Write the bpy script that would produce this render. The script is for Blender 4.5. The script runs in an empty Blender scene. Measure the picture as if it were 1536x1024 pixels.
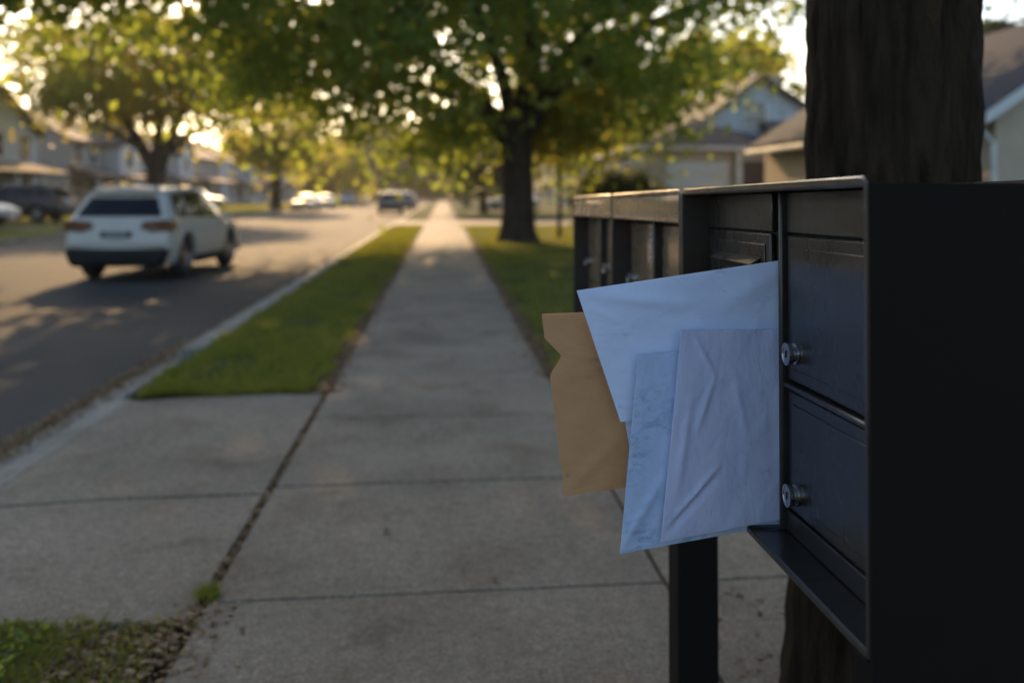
import bpy, bmesh, math, random
import numpy as np
from mathutils import Vector, Matrix

random.seed(11)
RNG = np.random.default_rng(11)
PI = math.pi
R = math.radians
scn = bpy.context.scene
COL = scn.collection

# ------------------------------------------------------------------ camera
EYE = 1.45
YAW = R(6.0)
FPX = 1400.0            # focal length in 1536-wide photo pixels
CX, HOR = 812.0, 290.0  # principal column and horizon row of the photograph
SN, CS = math.sin(YAW), math.cos(YAW)


def ray(u, v):
    a = (u - CX) / FPX
    b = -(v - HOR) / FPX
    return Vector((a * CS + SN, CS - a * SN, b))


def at(u, v, z=0.0):
    r = ray(u, v)
    t = (z - EYE) / r.z
    return Vector((r.x * t, r.y * t, z))


def on_plane(u, v, p, n):
    r = ray(u, v)
    o = Vector((0, 0, EYE))
    t = (Vector(p) - o).dot(n) / r.dot(n)
    return o + r * t


cam = bpy.data.cameras.new("camera")
cam_o = bpy.data.objects.new("camera", cam)
COL.objects.link(cam_o)
cam_o.location = (0, 0, EYE)
cam_o.rotation_euler = (R(90), 0, -YAW)
cam.sensor_width = 36
cam.lens = 36 * FPX / 1536
cam.shift_x = -(CX - 768) / 1536
cam.shift_y = -(512 - HOR) / 1536
cam.clip_end = 3000
cam.clip_start = 0.05
cam.dof.use_dof = True
cam.dof.focus_distance = 1.56
cam.dof.aperture_fstop = 2.3
cam.dof.aperture_blades = 0
scn.camera = cam_o

# ------------------------------------------------------------------ light
SUN_EL, SUN_AZ = R(21.0), R(-9.0)
sd = Vector((math.sin(SUN_AZ) * math.cos(SUN_EL), math.cos(SUN_AZ) * math.cos(SUN_EL), math.sin(SUN_EL)))
w = bpy.data.worlds.new("World")
scn.world = w
w.use_nodes = True
nt = w.node_tree
bg = nt.nodes["Background"]
sky = nt.nodes.new("ShaderNodeTexSky")
sky.sky_type = 'NISHITA'
sky.sun_disc = False
sky.sun_elevation = SUN_EL
sky.sun_rotation = SUN_AZ % (2 * PI)
sky.air_density = 1.0
sky.dust_density = 2.0
sky.ozone_density = 1.5
nt.links.new(sky.outputs[0], bg.inputs[0])
bg.inputs[1].default_value = 0.115
sl = bpy.data.lights.new("sun", 'SUN')
sl.energy = 2.6
sl.angle = R(0.5)
sl.color = (1.0, 0.63, 0.30)
slo = bpy.data.objects.new("sun", sl)
COL.objects.link(slo)
slo.rotation_euler = sd.to_track_quat('Z', 'Y').to_euler()
slo.location = (0, 0, 60)

scn.view_settings.view_transform = 'Standard'
scn.view_settings.look = 'None'
scn.view_settings.gamma = 1
scn.view_settings.exposure = 1.2
scn.render.engine = 'CYCLES'
cy = scn.cycles
cy.use_denoising = True
try:
    cy.denoiser = 'OPENIMAGEDENOISE'
except Exception:
    pass
cy.max_bounces = 8
cy.diffuse_bounces = 3
cy.glossy_bounces = 4
cy.transmission_bounces = 6
cy.transparent_max_bounces = 8
cy.caustics_reflective = False
cy.caustics_refractive = False
cy.sample_clamp_indirect = 6.0

# ------------------------------------------------------------------ materials


def new_mat(name):
    m = bpy.data.materials.new(name)
    m.use_nodes = True
    n = m.node_tree
    return m, n, n.nodes["Principled BSDF"]


def N(n, t, **kw):
    x = n.nodes.new(t)
    for k, v in kw.items():
        setattr(x, k, v)
    return x


def noise(n, vec, scale, detail=4.0, rough=0.55, dist=0.0):
    x = N(n, "ShaderNodeTexNoise")
    x.inputs["Scale"].default_value = scale
    x.inputs["Detail"].default_value = detail
    x.inputs["Roughness"].default_value = rough
    x.inputs["Distortion"].default_value = dist
    if vec is not None:
        n.links.new(vec, x.inputs["Vector"])
    return x.outputs["Fac"]


def ramp(n, fac, stops):
    x = N(n, "ShaderNodeValToRGB")
    els = x.color_ramp.elements
    while len(els) < len(stops):
        els.new(0.5)
    for e, (p, c) in zip(els, stops):
        e.position = p
        e.color = (c[0], c[1], c[2], 1) if not isinstance(c, float) else (c, c, c, 1)
    n.links.new(fac, x.inputs[0])
    return x.outputs[0]


def mixc(n, fac, a, b, mode='MIX'):
    x = N(n, "ShaderNodeMix", data_type='RGBA', blend_type=mode)
    for s, val in ((x.inputs[0], fac), (x.inputs[6], a), (x.inputs[7], b)):
        if isinstance(val, bpy.types.NodeSocket):
            n.links.new(val, s)
        elif isinstance(val, (int, float)):
            s.default_value = val
        else:
            s.default_value = (val[0], val[1], val[2], 1)
    return x.outputs[2]


def bump(n, b, height, strength, dist=0.01):
    x = N(n, "ShaderNodeBump")
    x.inputs["Strength"].default_value = strength
    x.inputs["Distance"].default_value = dist
    n.links.new(height, x.inputs["Height"])
    n.links.new(x.outputs[0], b.inputs["Normal"])


def objco(n):
    return N(n, "ShaderNodeTexCoord").outputs["Object"]


def scaled(n, vec, s):
    x = N(n, "ShaderNodeMapping")
    x.inputs["Scale"].default_value = s
    n.links.new(vec, x.inputs["Vector"])
    return x.outputs[0]


def pm(name, c1, c2, scale=6.0, rough=0.6, bmp=0.0, bscale=None, metal=0.0, spec=0.5, fine=0.0, stretch=None, coat=0.0, bdist=0.01):
    """two-tone noisy surface"""
    m, n, b = new_mat(name)
    co = objco(n)
    if stretch:
        co = scaled(n, co, stretch)
    f = noise(n, co, scale, 5)
    col = ramp(n, f, [(0.3, c1), (0.7, c2)])
    if fine:
        g = noise(n, co, scale * 25, 2)
        col = mixc(n, fine, col, ramp(n, g, [(0.3, 0.25), (0.7, 1.6)]), 'MULTIPLY')
    n.links.new(col, b.inputs["Base Color"])
    b.inputs["Metallic"].default_value = metal
    b.inputs["Specular IOR Level"].default_value = spec
    b.inputs["Coat Weight"].default_value = coat
    b.inputs["Coat Roughness"].default_value = 0.04
    rr = ramp(n, f, [(0.2, max(0.0, rough - 0.07)), (0.8, min(1.0, rough + 0.07))])
    n.links.new(rr, b.inputs["Roughness"])
    if bmp:
        bump(n, b, noise(n, co, bscale or scale * 4, 5, 0.65), bmp, bdist)
    return m


def scuffed(m, base_rough, dust=(0.10, 0.09, 0.075), amt=0.28):
    n = m.node_tree
    b = n.nodes["Principled BSDF"]
    co = objco(n)
    old = b.inputs["Base Color"].links[0].from_socket
    k = noise(n, scaled(n, co, (1, 1, 0.5)), 11, 8, 0.72, 0.8)
    sp = noise(n, co, 160, 2, 0.6)
    f = N(n, "ShaderNodeMath", operation='MAXIMUM')
    n.links.new(ramp(n, k, [(0.56, 0.0), (0.74, amt)]), f.inputs[0])
    n.links.new(ramp(n, sp, [(0.70, 0.0), (0.76, 0.5)]), f.inputs[1])
    n.links.new(mixc(n, f.outputs[0], old, dust), b.inputs["Base Color"])
    n.links.new(ramp(n, k, [(0.35, base_rough), (0.7, min(1.0, base_rough + 0.25))]), b.inputs["Roughness"])


def concrete(name, base, stain=(0.6, 0.52, 0.42)):
    m, n, b = new_mat(name)
    co = objco(n)
    a = noise(n, co, 0.9, 6, 0.6)
    col = ramp(n, a, [(0.28, [c * 0.66 for c in base]), (0.5, base), (0.75, [c * 1.28 for c in base])])
    s = noise(n, co, 2.2, 5, 0.6, 0.6)
    col = mixc(n, ramp(n, s, [(0.5, 0.0), (0.72, 0.75)]), col, mixc(n, 1.0, col, stain, 'MULTIPLY'))
    g = noise(n, co, 70, 3, 0.7)
    col = mixc(n, 0.75, col, ramp(n, g, [(0.3, 0.40), (0.7, 1.6)]), 'MULTIPLY')
    g2 = noise(n, co, 22, 4, 0.7)
    col = mixc(n, 0.6, col, ramp(n, g2, [(0.32, 0.6), (0.68, 1.35)]), 'MULTIPLY')
    v = N(n, "ShaderNodeTexVoronoi")
    v.inputs["Scale"].default_value = 16
    n.links.new(co, v.inputs["Vector"])
    col = mixc(n, ramp(n, v.outputs["Distance"], [(0.035, 0.75), (0.075, 0.0)]), col, (0.07, 0.055, 0.04))
    k = noise(n, scaled(n, co, (1, 1, 1)), 5.5, 6, 0.7, 1.2)
    col = mixc(n, ramp(n, k, [(0.60, 0.0), (0.70, 0.35)]), col, (0.09, 0.075, 0.055))
    n.links.new(col, b.inputs["Base Color"])
    b.inputs["Roughness"].default_value = 0.8
    b.inputs["Specular IOR Level"].default_value = 0.35
    bump(n, b, noise(n, co, 90, 4, 0.7), 0.35, 0.006)
    return m


M = {}
M['concrete'] = concrete('concrete', (0.225, 0.180, 0.130))
M['kerbstone'] = concrete('kerb concrete', (0.25, 0.23, 0.19), (0.7, 0.65, 0.58))


def asphalt():
    m, n, b = new_mat('asphalt')
    co = objco(n)
    a = noise(n, co, 0.35, 5, 0.6)
    col = ramp(n, a, [(0.3, (0.042, 0.038, 0.033)), (0.7, (0.066, 0.060, 0.052))])
    st = noise(n, scaled(n, co, (1.6, 0.12, 1)), 1.0, 4)
    col = mixc(n, ramp(n, st, [(0.5, 0.0), (0.75, 0.45)]), col, (0.04, 0.038, 0.036))
    g = noise(n, co, 120, 2, 0.7)
    col = mixc(n, 0.6, col, ramp(n, g, [(0.3, 0.4), (0.7, 1.7)]), 'MULTIPLY')
    n.links.new(col, b.inputs["Base Color"])
    b.inputs["Roughness"].default_value = 0.85
    b.inputs["Specular IOR Level"].default_value = 0.2
    bump(n, b, noise(n, co, 150, 3, 0.7), 0.5, 0.006)
    return m


M['asphalt'] = asphalt()
M['soil'] = pm('soil', (0.06, 0.038, 0.02), (0.15, 0.095, 0.050), 9, 0.95, 0.8, 40, spec=0.2, fine=0.5, bdist=0.02)
M['turf'] = pm('turf', (0.040, 0.060, 0.012), (0.095, 0.105, 0.028), 1.4, 0.95, 0.9, 60, spec=0.1, fine=0.6, bdist=0.03)
M['black_paint'] = pm('black enamel', (0.016, 0.014, 0.012), (0.028, 0.024, 0.020), 7, 0.30, 0.05, 60, spec=0.5, bdist=0.001, coat=0.2)
M['door_paint'] = pm('black door enamel', (0.012, 0.011, 0.011), (0.020, 0.018, 0.016), 5, 0.24, 0.03, 60, spec=0.5, bdist=0.001, coat=0.15)
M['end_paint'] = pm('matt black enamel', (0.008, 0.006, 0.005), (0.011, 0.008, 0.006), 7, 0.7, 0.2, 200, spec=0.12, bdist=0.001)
scuffed(M['black_paint'], 0.26)
scuffed(M['door_paint'], 0.20)
M['sunlit_paint'] = pm('black enamel with painted sunlight', (0.13, 0.092, 0.056), (0.19, 0.135, 0.082), 5, 0.28, 0.04, 60, spec=0.5, bdist=0.001, coat=0.5)  # far units: warm raking light on black enamel, painted in as a brown base
M['steel'] = pm('lock steel', (0.42, 0.42, 0.43), (0.6, 0.6, 0.6), 60, 0.26, 0.1, 300, metal=1.0)
M['dark'] = pm('dark slot', (0.006, 0.006, 0.006), (0.01, 0.01, 0.01), 10, 0.8)
M['sticker'] = pm('sticker print', (0.55, 0.53, 0.48), (0.75, 0.73, 0.68), 60, 0.5)


def bark(name, c1, c2):
    m, n, b = new_mat(name)
    co = objco(n)
    f = noise(n, scaled(n, co, (1, 1, 0.16)), 14, 6, 0.65, 0.8)
    col = ramp(n, f, [(0.3, c1), (0.68, c2)])
    ls = noise(n, co, 3.0, 4)
    col = mixc(n, ramp(n, ls, [(0.55, 0.0), (0.75, 0.5)]), col, [c * 0.9 + 0.012 for c in c2])
    n.links.new(col, b.inputs["Base Color"])
    b.inputs["Roughness"].default_value = 0.95
    b.inputs["Specular IOR Level"].default_value = 0.15
    bump(n, b, f, 1.0, 0.05)
    return m


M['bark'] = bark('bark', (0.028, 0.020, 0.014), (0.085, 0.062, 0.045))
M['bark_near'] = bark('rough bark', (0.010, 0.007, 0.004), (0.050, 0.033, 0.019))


def leafmat(name, dark, light, trans, tw=0.5):
    m, n, b = new_mat(name)
    at_ = N(n, "ShaderNodeAttribute", attribute_name="tint")
    col = ramp(n, at_.outputs["Fac"], [(0.0, dark), (1.0, light)])
    tcol = mixc(n, 0.65, trans, mixc(n, 1.0, ramp(n, at_.outputs["Fac"], [(0.0, (0.6, 0.8, 0.7)), (1.0, (1.15, 1.05, 1.0))]), trans, 'MULTIPLY'))
    n.links.new(col, b.inputs["Base Color"])
    b.inputs["Roughness"].default_value = 0.5
    b.inputs["Specular IOR Level"].default_value = 0.3
    t = N(n, "ShaderNodeBsdfTranslucent")
    n.links.new(tcol, t.inputs[0])
    mx = N(n, "ShaderNodeMixShader")
    mx.inputs[0].default_value = tw
    n.links.new(b.outputs[0], mx.inputs[1])
    n.links.new(t.outputs[0], mx.inputs[2])
    n.links.new(mx.outputs[0], n.nodes["Material Output"].inputs[0])
    return m


M['leaf'] = leafmat('maple leaves', (0.055, 0.110, 0.028), (0.120, 0.165, 0.034), (0.52, 0.58, 0.085), 0.58)
M['leaf_yellow'] = leafmat('yellowing leaves', (0.07, 0.10, 0.018), (0.13, 0.14, 0.022), (0.78, 0.66, 0.09), 0.6)
M['leaf_dark'] = leafmat('dark leaves', (0.022, 0.042, 0.012), (0.045, 0.070, 0.018), (0.12, 0.13, 0.02), 0.35)
M['blade'] = leafmat('grass blades', (0.065, 0.105, 0.016), (0.20, 0.195, 0.045), (0.38, 0.36, 0.04), 0.45)
M['dry'] = leafmat('dry leaves', (0.10, 0.055, 0.024), (0.40, 0.26, 0.14), (0.30, 0.17, 0.06), 0.25)

# ------------------------------------------------------------------ mesh helpers


class MB:
    def __init__(self):
        self.v = []
        self.f = []

    def add(self, vs, fs):
        k = len(self.v)
        self.v += [tuple(p) for p in vs]
        self.f += [tuple(i + k for i in f) for f in fs]
        return self

    def box(self, x0, x1, y0, y1, z0, z1):
        return self.add([(x0, y0, z0), (x1, y0, z0), (x1, y1, z0), (x0, y1, z0), (x0, y0, z1), (x1, y0, z1), (x1, y1, z1), (x0, y1, z1)],
                        [(3, 2, 1, 0), (4, 5, 6, 7), (0, 1, 5, 4), (1, 2, 6, 5), (2, 3, 7, 6), (3, 0, 4, 7)])

    def quad(self, *p):
        return self.add(p, [tuple(range(len(p)))])

    def prism(self, poly, d):
        """closed polygon (list of Vector) extruded by vector d"""
        n = len(poly)
        d = Vector(d)
        a = [Vector(p) for p in poly]
        return self.add(a + [p + d for p in a],
                        [tuple(reversed(range(n))), tuple(range(n, 2 * n))] + [(i, (i + 1) % n, n + (i + 1) % n, n + i) for i in range(n)])

    def tube(self, pts, rad, seg=10, cap=True, wob=0.0):
        pts = [Vector(p) for p in pts]
        k = len(self.v)
        up = None
        for i, p in enumerate(pts):
            a = pts[min(i + 1, len(pts) - 1)] - pts[max(i - 1, 0)]
            a.normalize()
            if up is None:
                up = a.orthogonal().normalized()
            up = (up - a * up.dot(a)).normalized()
            bn = a.cross(up)
            for j in range(seg):
                t = 2 * PI * j / seg
                r = rad[i] * (1 + wob * math.sin(3 * t + i * 0.4) + wob * 0.6 * math.sin(7 * t + 1.3 * i))
                self.v.append(tuple(p + (up * math.cos(t) + bn * math.sin(t)) * r))
        for i in range(len(pts) - 1):
            for j in range(seg):
                a = k + i * seg + j
                b = k + i * seg + (j + 1) % seg
                self.f.append((a, b, b + seg, a + seg))
        if cap:
            self.f.append(tuple(k + j for j in reversed(range(seg))))
            self.f.append(tuple(k + (len(pts) - 1) * seg + j for j in range(seg)))
        return self

    def lathe(self, prof, o, ax, seg=24):
        """profile [(h, r)] turned round the axis ax through o"""
        o = Vector(o)
        ax = Vector(ax).normalized()
        u = ax.orthogonal().normalized()
        w_ = ax.cross(u)
        k = len(self.v)
        for h, r in prof:
            for j in range(seg):
                t = 2 * PI * j / seg
                self.v.append(tuple(o + ax * h + (u * math.cos(t) + w_ * math.sin(t)) * r))
        for i in range(len(prof) - 1):
            for j in range(seg):
                a = k + i * seg + j
                b = k + i * seg + (j + 1) % seg
                self.f.append((a, b, b + seg, a + seg))
        self.f.append(tuple(k + j for j in reversed(range(seg))))
        self.f.append(tuple(k + (len(prof) - 1) * seg + j for j in range(seg)))
        return self

    def build(self, name, mat, parent=None, bevel=0.0, smooth=False, seg=2, loc=None):
        me = bpy.data.meshes.new(name)
        me.from_pydata(self.v, [], self.f)
        bm = bmesh.new()
        bm.from_mesh(me)
        bmesh.ops.remove_doubles(bm, verts=bm.verts, dist=1e-6)
        bmesh.ops.recalc_face_normals(bm, faces=bm.faces)
        if bevel:
            es = [e for e in bm.edges if len(e.link_faces) == 2 and e.calc_face_angle(0) > R(30)]
            rb_ = bmesh.ops.bevel(bm, geom=es, offset=bevel, segments=seg, profile=0.5, affect='EDGES', clamp_overlap=True)
            for f_ in bm.faces:
                f_.smooth = False
            for f_ in rb_['faces']:
                f_.smooth = True
        bm.to_mesh(me)
        bm.free()
        if smooth:
            me.polygons.foreach_set("use_smooth", [True] * len(me.polygons))
            me.set_sharp_from_angle(angle=R(35))
        me.materials.append(mat)
        o = bpy.data.objects.new(name, me)
        COL.objects.link(o)
        if parent:
            o.parent = parent
        if loc is not None:
            o.location = loc
        return o


def tag(o, label=None, cat=None, group=None, kind=None):
    if label:
        o["label"] = label
    if cat:
        o["category"] = cat
    if group:
        o["group"] = group
    if kind:
        o["kind"] = kind
    return o


def thing(name, label, cat, loc=(0, 0, 0), rz=0.0, group=None):
    o = bpy.data.objects.new(name, None)
    COL.objects.link(o)
    o.location = loc
    o.rotation_euler = (0, 0, rz)
    o.empty_display_size = 0.2
    return tag(o, label, cat, group)


def struct(mb, name, mat, bevel=0.0):
    o = mb.build(name, mat, bevel=bevel)
    return tag(o, kind='structure')


def copy_tree(o, parent=None):
    c = o.copy()
    COL.objects.link(c)
    if parent:
        c.parent = parent
    for ch in list(o.children):
        copy_tree(ch, c)
    return c


def leaf_object(name, mat, C, size, parent=None, tint=None, flat=0.0, aspect=0.55, seed=0, droop=0.0):
    """many diamond leaves, one per row of C, as one mesh"""
    g = np.random.default_rng(seed + 5)
    n = len(C)
    a = g.normal(size=(n, 3))
    a[:, 2] = a[:, 2] * (1 - flat) - droop
    a /= np.linalg.norm(a, axis=1)[:, None]
    b = g.normal(size=(n, 3))
    b[:, 2] *= (1 - flat)
    b -= a * (a * b).sum(1)[:, None]
    b /= np.linalg.norm(b, axis=1)[:, None]
    nn = np.cross(a, b)
    s = (size * g.uniform(0.65, 1.35, n))[:, None] if np.isscalar(size) else (np.asarray(size) * g.uniform(0.65, 1.35, n))[:, None]
    V = np.empty((n, 4, 3))
    V[:, 0] = C - a * s
    V[:, 1] = C + b * s * aspect + nn * s * 0.15
    V[:, 2] = C + a * s
    V[:, 3] = C - b * s * aspect + nn * s * 0.15
    me = bpy.data.meshes.new(name)
    me.vertices.add(4 * n)
    me.vertices.foreach_set("co", V.reshape(-1).astype(np.float32))
    me.loops.add(4 * n)
    me.loops.foreach_set("vertex_index", np.arange(4 * n, dtype=np.int32))
    me.polygons.add(n)
    me.polygons.foreach_set("loop_start", np.arange(0, 4 * n, 4, dtype=np.int32))
    at_ = me.attributes.new("tint", 'FLOAT', 'POINT')
    tt = g.uniform(0, 1, n) if tint is None else tint
    at_.data.foreach_set("value", np.repeat(tt, 4).astype(np.float32))
    me.update(calc_edges=True)
    me.validate()
    me.materials.append(mat)
    o = bpy.data.objects.new(name, me)
    COL.objects.link(o)
    if parent:
        o.parent = parent
    return o


def blades_object(name, mat, P, h, wdt, parent=None, seed=0, lean=0.5):
    """grass: one bent blade (two faces) per row of P"""
    g = np.random.default_rng(seed + 77)
    n = len(P)
    t = g.uniform(0, 2 * PI, n)
    d = np.stack([np.cos(t), np.sin(t), np.zeros(n)], 1)
    t2 = g.uniform(0, 2 * PI, n)
    ln = np.stack([np.cos(t2), np.sin(t2), np.zeros(n)], 1) * g.uniform(0.1, 1, n)[:, None] * lean
    hh = (h * g.uniform(0.5, 1.4, n))[:, None]
    ww = (wdt * g.uniform(0.7, 1.3, n))[:, None]
    up = np.array([0, 0, 1.0])
    V = np.empty((n, 5, 3))
    V[:, 0] = P - d * ww * 0.5
    V[:, 1] = P + d * ww * 0.5
    mid = P + (up + ln * 0.5) * hh * 0.55
    V[:, 2] = mid + d * ww * 0.4
    V[:, 3] = mid - d * ww * 0.4
    V[:, 4] = P + (up * 0.92 + ln * 1.25) * hh
    me = bpy.data.meshes.new(name)
    me.vertices.add(5 * n)
    me.vertices.foreach_set("co", V.reshape(-1).astype(np.float32))
    base = (np.arange(n) * 5)[:, None]
    li = (base + np.array([[0, 1, 2, 3, 3, 2, 4]])).reshape(-1)
    me.loops.add(7 * n)
    me.loops.foreach_set("vertex_index", li.astype(np.int32))
    me.polygons.add(2 * n)
    ls = ((np.arange(n) * 7)[:, None] + np.array([[0, 4]])).reshape(-1)
    me.polygons.foreach_set("loop_start", ls.astype(np.int32))
    at_ = me.attributes.new("tint", 'FLOAT', 'POINT')
    pat = 0.5 + 0.28 * np.sin(P[:, 0] * 2.3 + 0.7 * P[:, 1]) * np.sin(P[:, 1] * 1.1 - P[:, 0]) + 0.2 * np.sin(P[:, 0] * 7 + 2) * np.sin(P[:, 1] * 4.3)
    at_.data.foreach_set("value", np.repeat(np.clip(pat + g.normal(0, 0.2, n), 0, 1), 5).astype(np.float32))
    me.update(calc_edges=True)
    me.validate()
    me.materials.append(mat)
    o = bpy.data.objects.new(name, me)
    COL.objects.link(o)
    if parent:
        o.parent = parent
    return o


# ------------------------------------------------------------------ ground and paving
SWL, SWR = -0.83, 0.82          # sidewalk edges
KERB = -2.22                    # back of kerb
ROAD_R, ROAD_L = -2.64, -13.4
DY0, DY1 = 3.28, 6.92           # near driveway
FD0, FD1 = 42.0, 50.0           # far driveway
struct(MB().quad((-390, -60, -0.16), (390, -60, -0.16), (390, 395, -0.16), (-390, 395, -0.16)), 'ground', M['turf'])
struct(MB().quad((ROAD_L, -40, -0.125), (ROAD_R + 0.05, -40, -0.125), (ROAD_R + 0.05, 420, -0.125), (ROAD_L, 420, -0.125)), 'road', M['asphalt'])

# gutter and kerbs
g = MB()
y = -12.0
while y < 240:
    L = 3.0 if y < 60 else 20.0
    g.box(-2.64, -2.44, y + 0.004, y + L - 0.004, -0.30, -0.118)
    y += L
struct(g, 'gutter', M['kerbstone'], bevel=0.006)
g = MB()
y = -12.0
while y < 240:
    L = 3.0 if y < 60 else 20.0
    y1 = y + L
    drop = (y < DY1 - 0.4 and y1 > DY0 - 0.4) or (y < FD1 and y1 > FD0)
    if not drop:
        g.box(-2.437, KERB, y + 0.004, y1 - 0.004, -0.30, 0.012)
    y = y1
struct(g, 'kerb', M['kerbstone'], bevel=0.02)
g = MB()
for (a, b_) in ((3.0, 6.0), (6.0, 7.02), (FD0, 45), (45, 48), (48, FD1 + 1)):
    g.prism([Vector((-2.437, a + 0.004, -0.30)), Vector((-2.437, a + 0.004, -0.085)), Vector((-2.36, a + 0.004, -0.045)), Vector((KERB, a + 0.004, -0.028)), Vector((KERB, a + 0.004, -0.30))],
            (0, b_ - a - 0.008, 0))
struct(g, 'dropped_kerb', M['kerbstone'], bevel=0.008)
struct(MB().box(ROAD_L - 0.15, ROAD_L, -40, 300, -0.3, 0.03), 'far_kerb', M['kerbstone'], bevel=0.02)

# sidewalk slabs with real gaps
g = MB()
js = [-6.0, -4.4, -2.8, -1.2, 0.35, 1.9, 3.42, 4.74, 6.12]
y = 7.62
while y < 200:
    js.append(y)
    y += 1.5 if y < 40 else 6.0
for a, b_ in zip(js, js[1:]):
    dz = random.uniform(-0.003, 0.003)
    g.box(SWL, SWR, a + 0.006, b_ - 0.006, -0.10, dz)
struct(g, 'sidewalk', M['concrete'], bevel=0.009)
# driveway apron on the left (two slabs), sloping to the kerb, and the pad on the right
g = MB()
for a, b_ in ((DY0, 4.62), (4.635, DY1)):
    g.prism([Vector((KERB + 0.006, a, -0.2)), Vector((KERB + 0.006, a, -0.025)), Vector((-1.6, a, 0.0)), Vector((SWL - 0.035, a, 0.002)), Vector((SWL - 0.035, a, -0.2))], (0, b_ - a - 0.008, 0))
struct(g, 'driveway_apron', M['concrete'], bevel=0.008)
g = MB()
xs = [SWR + 0.012, 3.4, 6.2, 9.0]
ys = [-3.0, 0.3, 3.42, 7.28]
for i in range(3):
    for j in range(3):
        g.box(xs[i], xs[i + 1] - 0.01, ys[j] + 0.005, ys[j + 1] - 0.005, -0.1, 0.001)
struct(g, 'driveway', M['concrete'], bevel=0.008)
g = MB()
for (x0, x1) in ((KERB + 0.006, SWL - 0.02), (SWR + 0.02, 5.5), (5.51, 11.0)):
    g.box(x0, x1, FD0, FD1, -0.1, 0.0)
struct(g, 'far_driveway', M['concrete'], bevel=0.008)
for (a, b_) in ((36.3, 39.7), (43.3, 46.9), (76.2, 79.8)):
    struct(MB().prism([Vector((-26.9, a, -0.1)), Vector((-26.9, a, 0.21)), Vector((-13.57, a, 0.065)), Vector((-13.57, a, -0.1))], (0, b_ - a, 0)), 'left_driveway', M['concrete'])
# soil bed below the joints, and the lawns
struct(MB().box(-2.20, 9.0, -8, 7.6, -0.15, -0.030), 'soil', M['soil'])
struct(MB().box(SWL - 0.30, SWL - 0.004, 7.0, FD0 - 0.04, -0.15, -0.010), 'soil_margin', M['soil'])
struct(MB().box(SWR + 0.004, SWR + 0.30, 7.61, FD0 - 0.04, -0.15, -0.010), 'soil_margin', M['soil'])


def sheet(name, x0, x1, y0, y1, z, mat, nx=8, ny=40, amp=0.012, rise=0.0):
    b = MB()
    vs = []
    for j in range(ny + 1):
        for i in range(nx + 1):
            fx, fy = i / nx, j / ny
            edge = 0 if i in (0, nx) or j in (0, ny) else 1
            vs.append((x0 + (x1 - x0) * fx, y0 + (y1 - y0) * fy, z + rise * fx + edge * random.uniform(-amp, amp) + 0.012 * edge))
    fs = [(j * (nx + 1) + i, j * (nx + 1) + i + 1, (j + 1) * (nx + 1) + i + 1, (j + 1) * (nx + 1) + i) for j in range(ny) for i in range(nx)]
    b.add(vs, fs)
    # skirt so it reads as ground with a thickness
    b.box(x0 + 0.01, x1 - 0.01, y0 + 0.01, y1 - 0.01, -0.155, min(z, z + rise) - 0.02)
    o = b.build(name, mat, smooth=True)
    return tag(o, kind='structure')


sheet('verge', KERB + 0.01, SWL - 0.13, DY1 + 0.02, FD0 - 0.03, 0.0, M['turf'], 8, 80)
sheet('verge', KERB + 0.01, SWL - 0.05, FD1 + 0.03, 220, 0.0, M['turf'], 4, 40)
sheet('lawn', SWR + 0.14, 60, 7.33, FD0 - 0.03, 0.0, M['turf'], 40, 50, 0.02)
sheet('lawn', SWR + 0.05, 60, FD1 + 0.03, 240, 0.0, M['turf'], 20, 40, 0.02)
sheet('lawn', -70, ROAD_L - 0.16, -20, 260, 0.55, M['turf'], 30, 60, 0.02, rise=-0.52)
sheet('bare_soil', KERB + 0.02, SWL - 0.06, -4, DY0 - 0.02, -0.012, M['soil'], 14, 60, 0.012)


def scatter(n, x0, x1, y0, y1, z, bias=1.0):
    u = RNG.uniform(0, 1, n) ** bias
    y_ = y0 + (y1 - y0) * u
    x_ = RNG.uniform(x0, x1, n)
    # ragged borders: tufts creep over the edge in places and draw back in others
    rag = 0.05 * np.sin(y_ * 5.1) * np.sin(y_ * 1.7 + 1) + 0.03 * np.sin(y_ * 17)
    e = np.minimum(x_ - x0, x1 - x_) < 0.12
    x_ = np.where(e, x_ + rag * np.where(x_ - x0 < 0.12, -1, 1), x_)
    near = (y_ - y0) < 0.06
    y_ = np.where(near, y_ - 0.03 + 0.04 * np.sin(x_ * 9) + RNG.normal(0, 0.03, n), y_)
    # thin patches
    thin = (np.sin(x_ * 3.1 + y_ * 0.9) * np.sin(y_ * 1.3 - x_ * 2.2) > 0.62) & (RNG.uniform(0, 1, n) < 0.75)
    P_ = np.stack([x_, y_, np.full(n, z)], 1)
    return P_[~thin]


# short turf: denser and finer near the camera
P = np.concatenate([scatter(42000, KERB + 0.03, SWL - 0.10, DY1 + 0.04, 20, 0.002, 1.6)])
tag(blades_object('grass', M['blade'], P, 0.05, 0.007, seed=1), 'short green grass on the strip between kerb and sidewalk', 'grass', kind='stuff')
P = np.concatenate([scatter(50000, SWR + 0.11, 6.0, 7.35, 20, 0.002, 1.5)])
tag(blades_object('grass', M['blade'], P, 0.05, 0.008, seed=2), 'short green lawn grass right of the sidewalk beyond the mailboxes', 'grass', kind='stuff')
P = np.concatenate([scatter(26000, KERB + 0.03, SWL - 0.10, 20, FD0 - 0.1, 0.002, 1.4), scatter(46000, SWR + 0.11, 12, 20, FD0 - 0.1, 0.002, 1.3)])
tag(blades_object('grass', M['blade'], P, 0.06, 0.022, seed=3), 'sunlit lawn grass around the big street tree', 'grass', kind='stuff')
P = scatter(30000, -24, ROAD_L - 0.25, 18, 110, 0.03, 1.4)
P[:, 2] = 0.03 + (-13.56 - P[:, 0]) * 0.0092
tag(blades_object('grass', M['blade'], P, 0.10, 0.05, seed=4), 'lawn grass along the far side of the street', 'grass', kind='stuff')
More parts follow.
